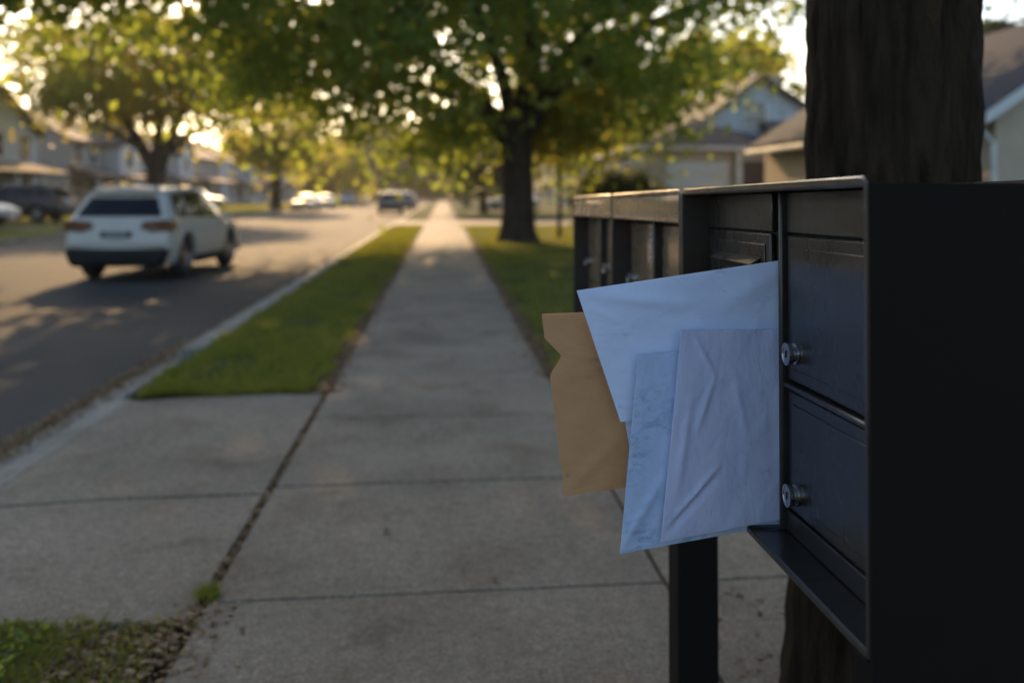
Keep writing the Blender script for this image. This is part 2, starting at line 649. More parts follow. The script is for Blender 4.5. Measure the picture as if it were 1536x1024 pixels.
# near weedy corner: clumps with bare ground between
P = []
for i in range(330):
    x, yy = random.uniform(KERB + 0.06, SWL - 0.10), random.uniform(1.9, DY0 - 0.03)
    left = x < -1.27 + 0.06 * math.sin(yy * 7)
    edge = yy > DY0 - 0.13
    mid = abs(x + 1.0) < 0.06 and yy < DY0 - 0.2
    if not (left or edge or mid) and random.random() < 0.86:
        continue
    k = 150 if left else 60
    P.append(np.stack([RNG.normal(x, 0.05, k), np.minimum(RNG.normal(yy, 0.05, k), DY0 + 0.01), np.full(k, -0.005)], 1))
P = np.concatenate(P)
tag(blades_object('grass', M['blade'], P, 0.036, 0.007, seed=6, lean=1.1), 'scruffy grass clumps on bare soil at the near corner of the driveway', 'grass', kind='stuff')
o = leaf_object('clover', M['leaf'], np.stack([RNG.uniform(KERB + 0.05, -1.28, 4200), RNG.uniform(2.2, DY0 - 0.04, 4200), RNG.uniform(0.005, 0.045, 4200)], 1), 0.013, flat=0.6, seed=8, aspect=0.8)
tag(o, 'low clover leaves among the grass at the near corner', 'ground cover', kind='stuff')
# weed tuft at the corner of the joint
c = at(312, 892, 0)
tf = thing('weed_tuft', 'small green weed tuft growing at the end of the soil joint', 'weed', (c.x, c.y, -0.02))
P = np.stack([RNG.normal(0, 0.022, 260), RNG.normal(0, 0.03, 260), np.zeros(260)], 1)
blades_object('blades', M['blade'], P, 0.05, 0.006, tf, seed=9, lean=0.9)
# leaf litter in joints and gutters
C = []
C.append(np.stack([RNG.normal(SWL - 0.018, 0.012, 420), RNG.uniform(DY0 - 0.3, DY1, 420), RNG.uniform(-0.02, 0.006, 420)], 1))
C.append(np.stack([RNG.normal(SWL - 0.05, 0.06, 2200), DY1 + 20 * RNG.uniform(0, 1, 2200) ** 1.6, RNG.uniform(0.004, 0.022, 2200)], 1))
C.append(np.stack([RNG.normal(SWR + 0.06, 0.07, 2400), 7.3 + 20 * RNG.uniform(0, 1, 2400) ** 1.6, RNG.uniform(0.004, 0.022, 2400)], 1))
C.append(np.stack([RNG.normal(-2.60, 0.06, 1500), RNG.uniform(2.5, 14, 1500), RNG.uniform(-0.112, -0.09, 1500)], 1))
C.append(np.stack([RNG.normal(-2.72, 0.16, 500), RNG.uniform(14, 32, 500), RNG.uniform(-0.112, -0.09, 500)], 1))
x_ = RNG.uniform(-1.36, SWL - 0.03, 1700)
C.append(np.stack([x_, RNG.uniform(1.9, DY0 - 0.02, 1700), RNG.uniform(0.0, 0.02, 1700)], 1))
C.append(np.stack([RNG.normal(SWL - 0.02, 0.07, 260), RNG.uniform(2.2, 3.4, 260), RNG.uniform(0.003, 0.012, 260)], 1))
x_ = RNG.uniform(0.86, 1.5, 60)
C.append(np.stack([x_, RNG.uniform(2.6, 3.4, 60), np.full(60, 0.006)], 1))
C.append(np.stack([RNG.normal(-2.68, 0.05, 2600), RNG.uniform(3.0, 10, 2600), RNG.uniform(-0.118, -0.10, 2600)], 1))
C = np.concatenate(C)
tag(leaf_object('leaf_litter', M['dry'], C, 0.017, flat=0.75, seed=10), 'dry brown leaf litter and wood chips along joints, gutter and soil', 'leaf litter', kind='stuff')
# a few single leaves on the slabs
for (u, v, s, lab) in ((580, 797, 0.030, 'small tan dry leaf in the middle of the sidewalk slab'),
                       (742, 869, 0.022, 'tiny pale leaf on the sidewalk just before the nearest cross joint'),
                       (632, 486, 0.05, 'pale fallen leaf far up the shaded sidewalk')):
    c = at(u, v, 0.004)
    t = thing('fallen_leaf', lab, 'leaf', (c.x, c.y, 0.005), random.uniform(0, 6))
    b = MB()
    pr = [(-1, 0), (-0.5, 0.34), (0.1, 0.5), (0.6, 0.28), (1, 0), (0.6, -0.28), (0.1, -0.5), (-0.5, -0.34)]
    vs = [(x * s, yy * s, 0.25 * s * (abs(yy) * 1.6 + x * x * 0.5)) for x, yy in pr]
    vs += [(0, 0, 0.0)]
    b.add(vs, [(i, (i + 1) % 8, 8) for i in range(8)])
    lf = b.build('blade', M['dry'], t, smooth=True)
    MB().tube([(-s, 0, 0.1 * s), (-1.5 * s, 0.1 * s, 0.05 * s)], [0.04 * s, 0.03 * s], 5).build('stem', M['dry'], t)

# ------------------------------------------------------------------ mailboxes
LIP = 0.53
BH = 0.612
REC = 0.06


def rounded_rect(y0, y1, z0, z1, r, seg=5):
    pts = []
    for (cy_, cz_, a0) in ((y1 - r, z1 - r, 0), (y0 + r, z1 - r, 90), (y0 + r, z0 + r, 180), (y1 - r, z0 + r, 270)):
        for i in range(seg + 1):
            a = R(a0 + 90 * i / seg)
            pts.append((cy_ + r * math.cos(a), cz_ + r * math.sin(a)))
    return pts


def lock_on(door, x, y, z):
    b = MB().lathe([(0, 0.0172), (0.003, 0.0182), (0.006, 0.0175), (0.0075, 0.0148), (0.010, 0.0148), (0.0115, 0.0175), (0.0125, 0.0182), (0.018, 0.0182), (0.0202, 0.0190), (0.0203, 0.0155), (0.0193, 0.0145), (0.0193, 0.002)],
                   (x, y, z), (-1, 0, 0), 28)
    lk = b.build('lock', M['steel'], door, smooth=True)
    MB().box(x - 0.0206, x - 0.0190, y - 0.0012, y + 0.0012, z - 0.006, z + 0.006).build('keyhole', M['dark'], lk)
    return lk


def mailbox(label, y0, L, zoff, header, cols, slot=None):
    t = thing('cluster_mailbox', label, 'mailbox', (LIP, y0, 0.861 + zoff), 0, 'black cluster mailbox units standing in a row')
    t.rotation_euler = (R(-0.8), 0, 0)
    wl = 0.014
    D = 0.34
    # housing: a tube with rounded corners, lips at the front
    outer = rounded_rect(0, L, 0, BH, 0.020)
    inner = rounded_rect(wl, L - wl, wl, BH - wl, 0.006)
    n = len(outer)
    b = MB()
    vs = []
    for x, pts, off in ((0.003, outer, 0), (0.0, outer, 1), (0.0, inner, 1), (0.003, inner, 0), (D, inner, 0), (D, outer, 0)):
        for (a, z) in pts:
            s = 0.0
            if off:
                s = 0.003 if pts is outer else -0.003
            cy_, cz_ = L / 2, BH / 2
            vs.append((x, a + (s if a < cy_ else -s), z + (s if z < cz_ else -s)))
    fs = []
    for k in range(5):
        for i in range(n):
            j = (i + 1) % n
            fs.append((k * n + i, k * n + j, (k + 1) * n + j, (k + 1) * n + i))
    b.add(vs, fs)
    b.box(D - 0.012, D, wl, L - wl, wl, BH - wl)
    b.build('housing', M['black_paint'], t, smooth=True)
    if header:
        MB().box(0.001, 0.012, wl + 0.001, L - wl - 0.001, BH - 0.078, BH - wl).build('header_flange', M['sunlit_paint'], t, bevel=0.003)
    # face: header panel, plinth and divider behind the lip
    x0 = REC
    edges = []
    ztop = 0.523
    zmid = 0.270
    zlow = 0.056
    for ci, (a, b_) in enumerate(cols):
        MB().box(x0 + 0.001, x0 + 0.012, a, b_, ztop + 0.004, BH - wl - 0.001).build('header_panel', M['black_paint'], t, bevel=0.002)
        MB().box(x0 - 0.001, x0 + 0.012, a, b_, wl + 0.001, zlow - 0.004).build('plinth_panel', M['black_paint'], t, bevel=0.002)
        MB().box(x0 - 0.008, x0 + 0.010, a + 0.002, b_ - 0.002, zmid - 0.008, zmid + 0.002).build('rail', M['sunlit_paint'] if header else M['black_paint'], t, bevel=0.004)
        MB().box(x0 + 0.013, x0 + 0.018, a, b_, wl + 0.001, BH - wl - 0.001).build('inner_panel', M['dark'], t)
        slotted = slot is not None and ci == slot
        for (z0, z1, up) in ((zmid + 0.006, ztop, True), (zlow, zmid - 0.012, False)):
            b = MB()
            b.box(x0, x0 + 0.010, a + 0.006, b_ - 0.006, z0, z1)
            dm = M['sunlit_paint'] if header else M['door_paint']
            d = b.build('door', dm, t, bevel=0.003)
            # raised inner field
            MB().box(x0 - 0.0025, x0 + 0.001, a + 0.030, b_ - 0.028, z0 + 0.022, z1 - 0.020).build('raised_panel', dm, d, bevel=0.002)
            if slotted and up:
                MB().box(x0 - 0.006, x0 - 0.0026, a + 0.06, b_ - 0.10, z1 - 0.075, z1 - 0.048).build('mail_slot', M['dark'], d, bevel=0.001)
                MB().prism([Vector((x0 - 0.003, a + 0.05, z1 - 0.045)), Vector((x0 - 0.024, a + 0.05, z1 - 0.058)), Vector((x0 - 0.022, a + 0.05, z1 - 0.061)), Vector((x0 - 0.003, a + 0.05, z1 - 0.049))], (0, b_ - a - 0.14, 0)).build('slot_hood', M['black_paint'], d)
            else:
                lz = z0 + (0.050 if up else 0.035)
                lock_on(d, x0 - 0.001, b_ - 0.052 if not header else b_ - 0.055, lz if not header else z0 + 0.075)
    for (a, b_) in [(cols[i][1], cols[i + 1][0]) for i in range(len(cols) - 1)]:
        if slot is not None:
            MB().box(x0 - 0.010, x0 + 0.016, a + 0.001, a + 0.014, wl, BH - wl).build('divider', M['black_paint'], t, bevel=0.004)
            MB().box(x0 - 0.001, x0 + 0.016, a + 0.018, a + 0.024, wl, BH - wl).build('divider', M['black_paint'], t, bevel=0.002)
        else:
            MB().box(x0 - 0.024, x0 + 0.016, a + 0.001, b_ - 0.001, wl, BH - wl).build('divider', M['black_paint'], t, bevel=0.004)
    return t


m1 = mailbox('nearest black cluster mailbox, with envelopes jammed in its open front', 1.116, 0.930, 0.0, False, [(0.016, 0.440), (0.512, 0.914)], slot=1)
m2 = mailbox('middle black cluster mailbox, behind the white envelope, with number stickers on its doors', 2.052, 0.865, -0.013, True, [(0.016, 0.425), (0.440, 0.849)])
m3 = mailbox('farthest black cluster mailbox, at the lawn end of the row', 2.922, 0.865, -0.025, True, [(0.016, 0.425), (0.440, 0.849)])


def post(t, x0, x1, y0, y1):
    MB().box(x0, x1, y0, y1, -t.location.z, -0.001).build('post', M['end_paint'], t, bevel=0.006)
    MB().box(x0 - 0.06, x1 + 0.06, y0 - 0.06, y1 + 0.06, -t.location.z, -t.location.z + 0.012).build('base_plate', M['black_paint'], t, bevel=0.003)


# pedestal at the near end, square post under the joint of the units
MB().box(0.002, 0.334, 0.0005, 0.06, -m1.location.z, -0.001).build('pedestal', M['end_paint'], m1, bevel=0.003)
post(m2, 0.085, 0.195, 0.36, 0.47)
MB().box(0.12, 0.16, 0.012, 1.72, -0.045, -0.001).build('support_rail', M['black_paint'], m2, bevel=0.004)
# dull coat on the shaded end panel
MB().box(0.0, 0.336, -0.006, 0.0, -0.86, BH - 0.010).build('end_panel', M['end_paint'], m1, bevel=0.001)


def text_part(body, size, mat, parent, mtx):
    cu = bpy.data.curves.new('lettering', 'FONT')
    cu.body = body
    cu.size = size
    cu.extrude = 0.0004
    cu.align_x = 'CENTER'
    cu.align_y = 'CENTER'
    tmp = bpy.data.objects.new('lettering', cu)
    COL.objects.link(tmp)
    dg = bpy.context.evaluated_depsgraph_get()
    me = bpy.data.meshes.new_from_object(tmp.evaluated_get(dg))
    bpy.data.objects.remove(tmp)
    me.materials.clear()
    me.materials.append(mat)
    me.transform(mtx)
    o = bpy.data.objects.new('lettering', me)
    COL.objects.link(o)
    o.parent = parent
    return o


# number stickers running up the doors of the middle unit
for (yy, zz, s) in ((0.10, 0.475, '5253'), (0.545, 0.460, '5251')):
    fr = Matrix(((0, 0, -1, REC - 0.0034), (0, -1, 0, yy), (1, 0, 0, zz), (0, 0, 0, 1)))   # text x -> up, y -> -Y, normal -> -X
    fr = Matrix.Translation((REC - 0.0034, yy, zz)) @ Matrix(((0, 0, -1, 0), (0, -1, 0, 0), (-1, 0, 0, 0), (0, 0, 0, 1)))
    text_part(s, 0.050, M['sticker'], m2, Matrix.Translation((REC - 0.0034, yy, zz)) @ Matrix(((0, 0, -1, 0), (0, 1, 0, 0), (1, 0, 0, 0), (0, 0, 0, 1))))


# ------------------------------------------------------------------ envelopes
def paper(name, c1, c2, kind=None, tr=0.15):
    m, n, b = new_mat(name)
    co = N(n, "ShaderNodeTexCoord").outputs["UV"]
    f = noise(n, co, 5, 5, 0.6)
    col = ramp(n, f, [(0.3, c1), (0.7, c2)])
    sm = noise(n, co, 9, 6, 0.7, 0.5)
    col = mixc(n, ramp(n, sm, [(0.60, 0.0), (0.72, 0.45)]), col, [c * 0.42 for c in c1])
    if kind == 'security':
        # woven print showing through thin paper
        dm_ = N(n, "ShaderNodeMapping")
        dm_.inputs["Rotation"].default_value = (0, 0, 0.6)
        dm_.inputs["Scale"].default_value = (1.0, 1.7, 1)
        n.links.new(co, dm_.inputs["Vector"])
        blot = noise(n, dm_.outputs[0], 11, 5, 0.7, 1.0)
        chk = N(n, "ShaderNodeTexVoronoi", distance='MANHATTAN')
        chk.inputs["Scale"].default_value = 17
        n.links.new(dm_.outputs[0], chk.inputs["Vector"])
        bw = N(n, "ShaderNodeMath", operation='MULTIPLY_ADD')
        n.links.new(chk.outputs["Distance"], bw.inputs[0])
        bw.inputs[1].default_value = -0.12
        n.links.new(blot, bw.inputs[2])
        big = noise(n, co, 3.0, 3)
        fac = N(n, "ShaderNodeMath", operation='MULTIPLY')
        n.links.new(ramp(n, bw.outputs[0], [(0.37, 0.0), (0.52, 0.6)]), fac.inputs[0])
        n.links.new(ramp(n, big, [(0.40, 0.0), (0.60, 1.0)]), fac.inputs[1])
        col = mixc(n, fac.outputs[0], col, (0.16, 0.30, 0.52))
    n.links.new(col, b.inputs["Base Color"])
    b.inputs["Roughness"].default_value = 0.65
    b.inputs["Specular IOR Level"].default_value = 0.25
    wr = noise(n, scaled(n, co, (1, 0.8, 1)), 3.5, 3, 0.5, 0.5)
    if kind == 'crumple':
        wc = N(n, "ShaderNodeMix", data_type='VECTOR')
        wc.inputs[0].default_value = 0.18
        nz = N(n, "ShaderNodeTexNoise")
        nz.inputs["Scale"].default_value = 3.0
        n.links.new(co, nz.inputs["Vector"])
        n.links.new(co, wc.inputs[4])
        n.links.new(nz.outputs["Color"], wc.inputs[5])
        vo = N(n, "ShaderNodeTexVoronoi", feature='DISTANCE_TO_EDGE')
        vo.inputs["Scale"].default_value = 4.2
        n.links.new(wc.outputs[1], vo.inputs["Vector"])
        ad = N(n, "ShaderNodeMath", operation='MULTIPLY_ADD')
        n.links.new(ramp(n, vo.outputs["Distance"], [(0.0, 0.0), (0.10, 0.5), (0.35, 0.9)]), ad.inputs[0])
        ad.inputs[1].default_value = 0.085
        n.links.new(wr, ad.inputs[2])
        wr = ad.outputs[0]
    bump(n, b, wr, 0.35, 0.02)
    return m


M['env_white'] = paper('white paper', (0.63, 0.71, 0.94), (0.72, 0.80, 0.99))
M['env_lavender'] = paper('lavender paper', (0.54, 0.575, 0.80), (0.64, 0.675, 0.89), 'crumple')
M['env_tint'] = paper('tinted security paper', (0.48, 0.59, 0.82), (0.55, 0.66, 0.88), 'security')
M['env_kraft'] = paper('kraft paper', (0.53, 0.277, 0.130), (0.61, 0.332, 0.162))


def interp_poly(pts, t):
    """point at fraction t (by row) of a polyline of (t, u, v)"""
    for (a, b_) in zip(pts, pts[1:]):
        if t <= b_[0] + 1e-9:
            k = (t - a[0]) / max(1e-9, b_[0] - a[0])
            return a[1] + (b_[1] - a[1]) * k, a[2] + (b_[2] - a[2]) * k
    return pts[-1][1], pts[-1][2]


def seg_dist(px, py, a, b_):
    ax, ay = a
    bx, by = b_
    dx, dy = bx - ax, by - ay
    k = max(0, min(1, ((px - ax) * dx + (py - ay) * dy) / (dx * dx + dy * dy)))
    return math.hypot(px - ax - dx * k, py - ay - dy * k), k


def envelope(name, label, left, right, plane_p, angle, mat, thick=0.003, bulge=0.003, creases=(), flap=None, nx=70, ny=70, curl=0.0, extra=0.06):
    """left/right edges as (row fraction, u, v) seen by the camera, laid on one upright plane through plane_p;
    the right edge runs on into the slot by `extra` metres"""
    n_ = Vector((math.sin(angle), -math.cos(angle), 0))
    tdir = Vector((math.cos(angle), math.sin(angle), 0))
    t = thing(name, label, 'envelope', plane_p, 0)
    org = Vector(plane_p)
    F, Bk, uv = [], [], []
    for j in range(ny + 1):
        rt = j / ny
        lu, lv = interp_poly(left, rt)
        ru, rv = interp_poly(right, rt)
        A = on_plane(lu, lv, org, n_)
        B_ = on_plane(ru, rv, org, n_) + tdir * extra
        for i in range(nx + 1):
            s = i / nx
            P_ = A.lerp(B_, s)
            e = math.sin(PI * min(1, max(0, s))) ** 0.6 * math.sin(PI * rt) ** 0.6
            h = bulge * e + curl * (1 - s) ** 2
            for (a, b_, wd, hh) in creases:
                hh = hh * 1.8
                d, k = seg_dist(s, rt, a, b_)
                h += hh * math.exp(-(d / wd) ** 2) * math.sin(PI * min(1, max(0.0, k * 0.9 + 0.05)))
            if flap:
                for (a, b_, hh) in flap:
                    # signed side of a seam line: a paper edge lying over the sheet below
                    sd_ = (b_[0] - a[0]) * (rt - a[1]) - (b_[1] - a[1]) * (s - a[0])
                    h += hh / (1 + math.exp(-sd_ * 160))
            h += 0.0006 * math.sin(9 * s + 4 * rt) * math.sin(7 * rt + 2 * s)
            F.append(P_ + n_ * (thick / 2 + h) - org)
            Bk.append(P_ - n_ * (thick / 2) + n_ * (h * 0.6) - org)
            uv.append((s, rt))
    W = nx + 1
    nf = len(F)
    fs = []
    for j in range(ny):
        for i in range(nx):
            a = j * W + i
            fs.append((a, a + W, a + W + 1, a + 1))
            fs.append((nf + a, nf + a + 1, nf + a + W + 1, nf + a + W))
    ring = [i for i in range(W)] + [j * W + nx for j in range(1, ny + 1)] + [ny * W + i for i in range(nx - 1, -1, -1)] + [j * W for j in range(ny - 1, 0, -1)]
    for a, b_ in zip(ring, ring[1:] + ring[:1]):
        fs.append((a, b_, nf + b_, nf + a))
    me = bpy.data.meshes.new('sheet')
    me.from_pydata([tuple(p) for p in F + Bk], [], fs)
    ul = me.uv_layers.new(name='uv')
    uvs = uv + uv
    for lp in me.loops:
        ul.data[lp.index].uv = uvs[lp.vertex_index]
    me.polygons.foreach_set("use_smooth", [True] * len(me.polygons))
    me.set_sharp_from_angle(angle=R(50))
    me.materials.append(mat)
    o = bpy.data.objects.new('sheet', me)
    COL.objects.link(o)
    o.parent = t
    return t


SX = LIP + REC   # door plane
envelope('envelope', 'torn-edged brown kraft envelope, rearmost of the mail in the mailbox',
         [(0, 813, 471), (0.13, 817, 506), (0.235, 843, 533), (0.345, 825, 562), (1, 847, 743)],
         [(0, 1165, 452), (1, 1165, 690)], (SX, 1.622, 1.2), R(-10), M['env_kraft'], bulge=0.004,
         creases=[((0.03, 0.24), (0.3, 0.27), 0.01, 0.0015), ((0.02, 0.98), (0.25, 0.7), 0.03, 0.002)], curl=0.004)
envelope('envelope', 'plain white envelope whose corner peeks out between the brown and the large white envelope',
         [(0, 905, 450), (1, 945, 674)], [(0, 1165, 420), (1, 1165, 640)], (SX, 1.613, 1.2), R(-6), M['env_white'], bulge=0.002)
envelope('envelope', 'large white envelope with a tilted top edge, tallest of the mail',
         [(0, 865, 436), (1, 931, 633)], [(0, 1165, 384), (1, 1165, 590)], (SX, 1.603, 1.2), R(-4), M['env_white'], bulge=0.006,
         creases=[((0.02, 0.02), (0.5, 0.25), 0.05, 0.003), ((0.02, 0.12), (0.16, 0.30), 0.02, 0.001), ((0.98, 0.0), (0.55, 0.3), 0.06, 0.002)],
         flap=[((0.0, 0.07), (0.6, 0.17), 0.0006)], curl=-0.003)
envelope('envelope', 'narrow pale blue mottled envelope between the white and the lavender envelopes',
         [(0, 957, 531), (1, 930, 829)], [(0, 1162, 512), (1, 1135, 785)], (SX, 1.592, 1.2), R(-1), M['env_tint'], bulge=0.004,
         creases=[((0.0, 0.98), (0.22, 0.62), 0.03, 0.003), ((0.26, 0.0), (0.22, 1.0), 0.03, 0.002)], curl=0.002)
envelope('envelope', 'creased pale lavender envelope, frontmost of the mail in the mailbox',
         [(0, 1022, 494), (1, 991, 811)], [(0, 1162, 495), (1, 1143, 778)], (SX, 1.580, 1.2), R(3), M['env_lavender'], bulge=0.005,
         creases=[((0.10, 0.03), (0.30, 0.22), 0.015, 0.0022), ((0.30, 0.22), (0.18, 0.5), 0.022, 0.0022), ((0.12, 0.3), (0.08, 0.8), 0.03, 0.002), ((0.02, 0.97), (0.42, 0.70), 0.022, -0.0035), ((0.05, 0.92), (0.40, 0.66), 0.016, 0.003), ((0.45, 0.22), (0.6, 0.55), 0.03, 0.0012), ((0.8, 0.2), (0.95, 0.8), 0.06, 0.0015)],
         flap=[((0.30, 0.22), (1.0, 0.215), 0.0008)], curl=0.002, extra=0.05)

# ------------------------------------------------------------------ trees


def superellipsoid(n, c, r, e=2.6, shell=0.5, zmin=None, g=RNG):
    out = []
    while len(out) < n:
        p = g.uniform(-1, 1, 3)
        q = (abs(p) ** e).sum() ** (1 / e)
        if q > 1 or g.uniform() > shell + (1 - shell) * q ** 2:
            continue
        w_ = np.array(c) + p * np.array(r)
        if zmin is not None and w_[2] < zmin:
            continue
        out.append(w_)
    return np.array(out)


def tree(name, label, x, y, z, trunk, limbs, crowns, mat, leaf, per, sig, seed, barkmat=None, group=None, zmin=None, holes=(), bare=False, thin=None):
    """trunk: [(dx,dy,z,r)...]; limbs: list of same; crowns: [(cx,cy,cz,rx,ry,rz,nclumps)]"""
    g = np.random.default_rng(seed)
    t = thing(name, label, 'tree', (x, y, z), 0, group)
    b = MB()
    b.tube([p[:3] for p in trunk], [p[3] for p in trunk], 22, wob=0.05)
    for l in limbs:
        b.tube([p[:3] for p in l], [p[3] for p in l], 10, wob=0.04)
    C = []
    T = []
    tips = [Vector(l[-1][:3]) for l in limbs]
    for (cx_, cy_, cz_, rx, ry, rz, k) in crowns:
        cl = superellipsoid(k, (cx_, cy_, cz_), (rx, ry, rz), 2.5, 0.35, zmin, g)
        for q in cl:
            skip = False
            for (hx, hy, hz, hr) in holes:
                if (q[0] - hx) ** 2 + (q[1] - hy) ** 2 + (q[2] - hz) ** 2 < hr * hr:
                    skip = True
            if thin and q[2] < thin[0] and g.uniform() < thin[1]:
                skip = True
            if skip:
                continue
            m_ = int(per * g.uniform(0.5, 1.5))
            s = sig * g.uniform(0.6, 1.4)
            pp = g.normal(size=(m_, 3)) * np.array([s, s, s * 0.62])
            pp[:, 2] -= 0.35 * (pp[:, 0] ** 2 + pp[:, 1] ** 2) / max(0.2, s)
            C.append(q + pp)
            T.append(np.clip(g.normal(0.5 + g.uniform(-0.25, 0.25), 0.2, m_), 0, 1))
            if len(C) % 6 == 0 and tips and not bare:
                # twig from the nearest limb tip to the clump
                qv = Vector(q)
                tp = min(tips, key=lambda a: (a - qv).length)
                mid = tp.lerp(qv, 0.5) + Vector((0, 0, 0.25))
                b.tube([tp, mid, qv], [0.05 * rx / 6, 0.035 * rx / 6, 0.012], 5, cap=False)
    b.build('trunk', barkmat or M['bark'], t, smooth=True)
    leaf_object('crown', mat, np.concatenate(C), leaf, t, np.concatenate(T), seed=seed, droop=0.25, aspect=0.62)
    return t


STREET_TREES = 'street trees along the block'
# the big tree right of the sidewalk
base = at(778, 362, 0)
tree('street_tree', 'large spreading street tree with a thick dark trunk on the lawn right of the sidewalk', base.x, base.y, 0,
     [(0, 0, -0.3, 0.78), (0, 0, 0.05, 0.66), (0, 0, 0.35, 0.54), (0.02, 0, 0.9, 0.48), (0.0, 0, 1.8, 0.45), (-0.05, 0, 2.7, 0.46), (-0.1, 0, 3.3, 0.50), (-0.2, 0, 3.9, 0.42)],
     [[(-0.2, 0, 3.0, 0.36), (-0.75, 0.1, 3.75, 0.31), (-1.5, 0.2, 4.6, 0.26), (-2.8, 0.1, 5.6, 0.18), (-4.6, -0.4, 6.4, 0.10)],
      [(0.0, 0, 3.2, 0.36), (0.25, 0.0, 4.4, 0.30), (0.4, -0.2, 6.0, 0.24), (0.3, 0, 8.0, 0.16), (0.2, 0, 10, 0.08)],
      [(0.1, 0, 3.2, 0.32), (0.9, 0, 4.4, 0.26), (1.9, -0.3, 5.3, 0.21), (3.2, -0.8, 6.2, 0.16), (5.6, -1.2, 7.2, 0.09)],
      [(-0.2, 0, 3.6, 0.26), (-0.6, -1.2, 4.9, 0.20), (-1.2, -3.0, 6.0, 0.14), (-1.8, -5, 6.6, 0.07)],
      [(0.2, 0, 3.8, 0.24), (1.0, -1.8, 5.2, 0.18), (1.8, -4.0, 6.1, 0.10)],
      [(0, 0.1, 3.6, 0.26), (0.3, 2.0, 5.2, 0.18), (0.4, 4.4, 6.2, 0.10)],
      [(-0.9, 0.1, 4.0, 0.2), (-2.6, 1.2, 4.7, 0.14), (-5.0, 2.2, 5.2, 0.08)]],
     [(-0.7, 0, 7.8, 9.2, 7.4, 4.4, 520), (-0.9, -0.6, 10.2, 8.0, 6.6, 2.3, 230), (-2.4, 0, 4.2, 3.4, 4.5, 1.2, 40), (-6.4, 0.5, 5.9, 3.0, 3.2, 1.7, 70), (2.6, 1.0, 4.8, 3.2, 4.5, 1.3, 34)],
     M['leaf'], 0.135, 92, 0.58, 21, group=STREET_TREES, zmin=2.7, thin=(7.2, 0.20), holes=[(0, -2, 3.9, 1.7), (0.1, -5, 3.5, 1.7), (0.2, 0, 4.4, 1.3), (7.6, -1, 3.4, 2.2), (6.4, 2, 3.2, 1.6), (5.2, -4, 3.0, 1.5), (-5.7, 0, 11.4, 2.3), (3.2, -2, 4.4, 1.7), (6.0, -3, 6.8, 1.9), (-5.2, -2, 4.6, 1.6), (-4.0, 2, 3.6, 1.3), (7.4, 0, 5.4, 1.5)])
# left tree across the street
lt = at(238, 326, 0.05)
tree('street_tree', 'broad street tree with a forking trunk behind the white car across the street', -17.7, 60, 0.05,
     [(0, 0, -0.3, 0.85), (0, 0, 0.3, 0.66), (0, 0, 1.2, 0.56), (0, 0, 2.4, 0.54), (0.1, 0, 3.2, 0.55), (0.1, 0, 4.0, 0.44)],
     [[(-0.2, 0, 3.0, 0.42), (-1.0, 0, 4.6, 0.34), (-2.0, -0.5, 6.5, 0.24), (-3.6, -1, 8.8, 0.12)],
      [(0.2, 0, 3.1, 0.42), (0.8, 0, 4.8, 0.34), (1.8, -0.3, 6.6, 0.24), (3.2, -0.6, 8.6, 0.12)],
      [(0.0, 0, 3.4, 0.32), (0.1, 0.4, 5.6, 0.26), (0.1, 0.2, 8.6, 0.16), (0, 0, 11, 0.08)],
      [(0.4, 0, 3.8, 0.24), (2.4, -0.4, 5.2, 0.18), (5.0, -1, 6.0, 0.10)],
      [(-0.4, 0, 3.8, 0.24), (-2.4, -0.4, 5.2, 0.18), (-5.0, -1, 6.4, 0.10)]],
     [(-0.3, 0, 9.5, 8.6, 5.4, 3.0, 300), (-2.6, -3.5, 7.6, 4.0, 2.8, 1.0, 30)],
     M['leaf_yellow'], 0.19, 72, 0.68, 31, group=STREET_TREES, zmin=6.4, holes=[(-7, -3, 9, 2.4), (4, -2, 5.6, 1.6), (6.5, -1, 6.6, 1.8), (1.2, -4, 7.0, 1.2)])
tree('street_tree', 'nearest left street tree, only its overhanging leaves in the top left corner', -15.0, 25.5, 0.05,
     [(0, 0, -0.3, 0.7), (0, 0, 0.3, 0.5), (0, 0, 2.4, 0.42), (0.1, 0, 4.6, 0.34)],
     [[(0, 0, 3.8, 0.3), (2.0, 0, 5.6, 0.2), (5.0, -0.4, 7.6, 0.1)], [(0, 0, 3.8, 0.3), (-2.0, 0, 5.8, 0.2), (-4.0, 0.4, 8, 0.1)], [(0.1, 0, 4.2, 0.3), (0.3, 0.2, 7, 0.2), (0.5, 0, 10, 0.08)], [(0.3, 0, 4.4, 0.2), (2.4, 1.5, 6.4, 0.14), (5.0, 2.4, 8.4, 0.06)]],
     [(2.8, 0, 9.3, 6.8, 4.6, 2.9, 430)],
     M['leaf'], 0.16, 66, 0.6, 33, group=STREET_TREES, zmin=6.5)
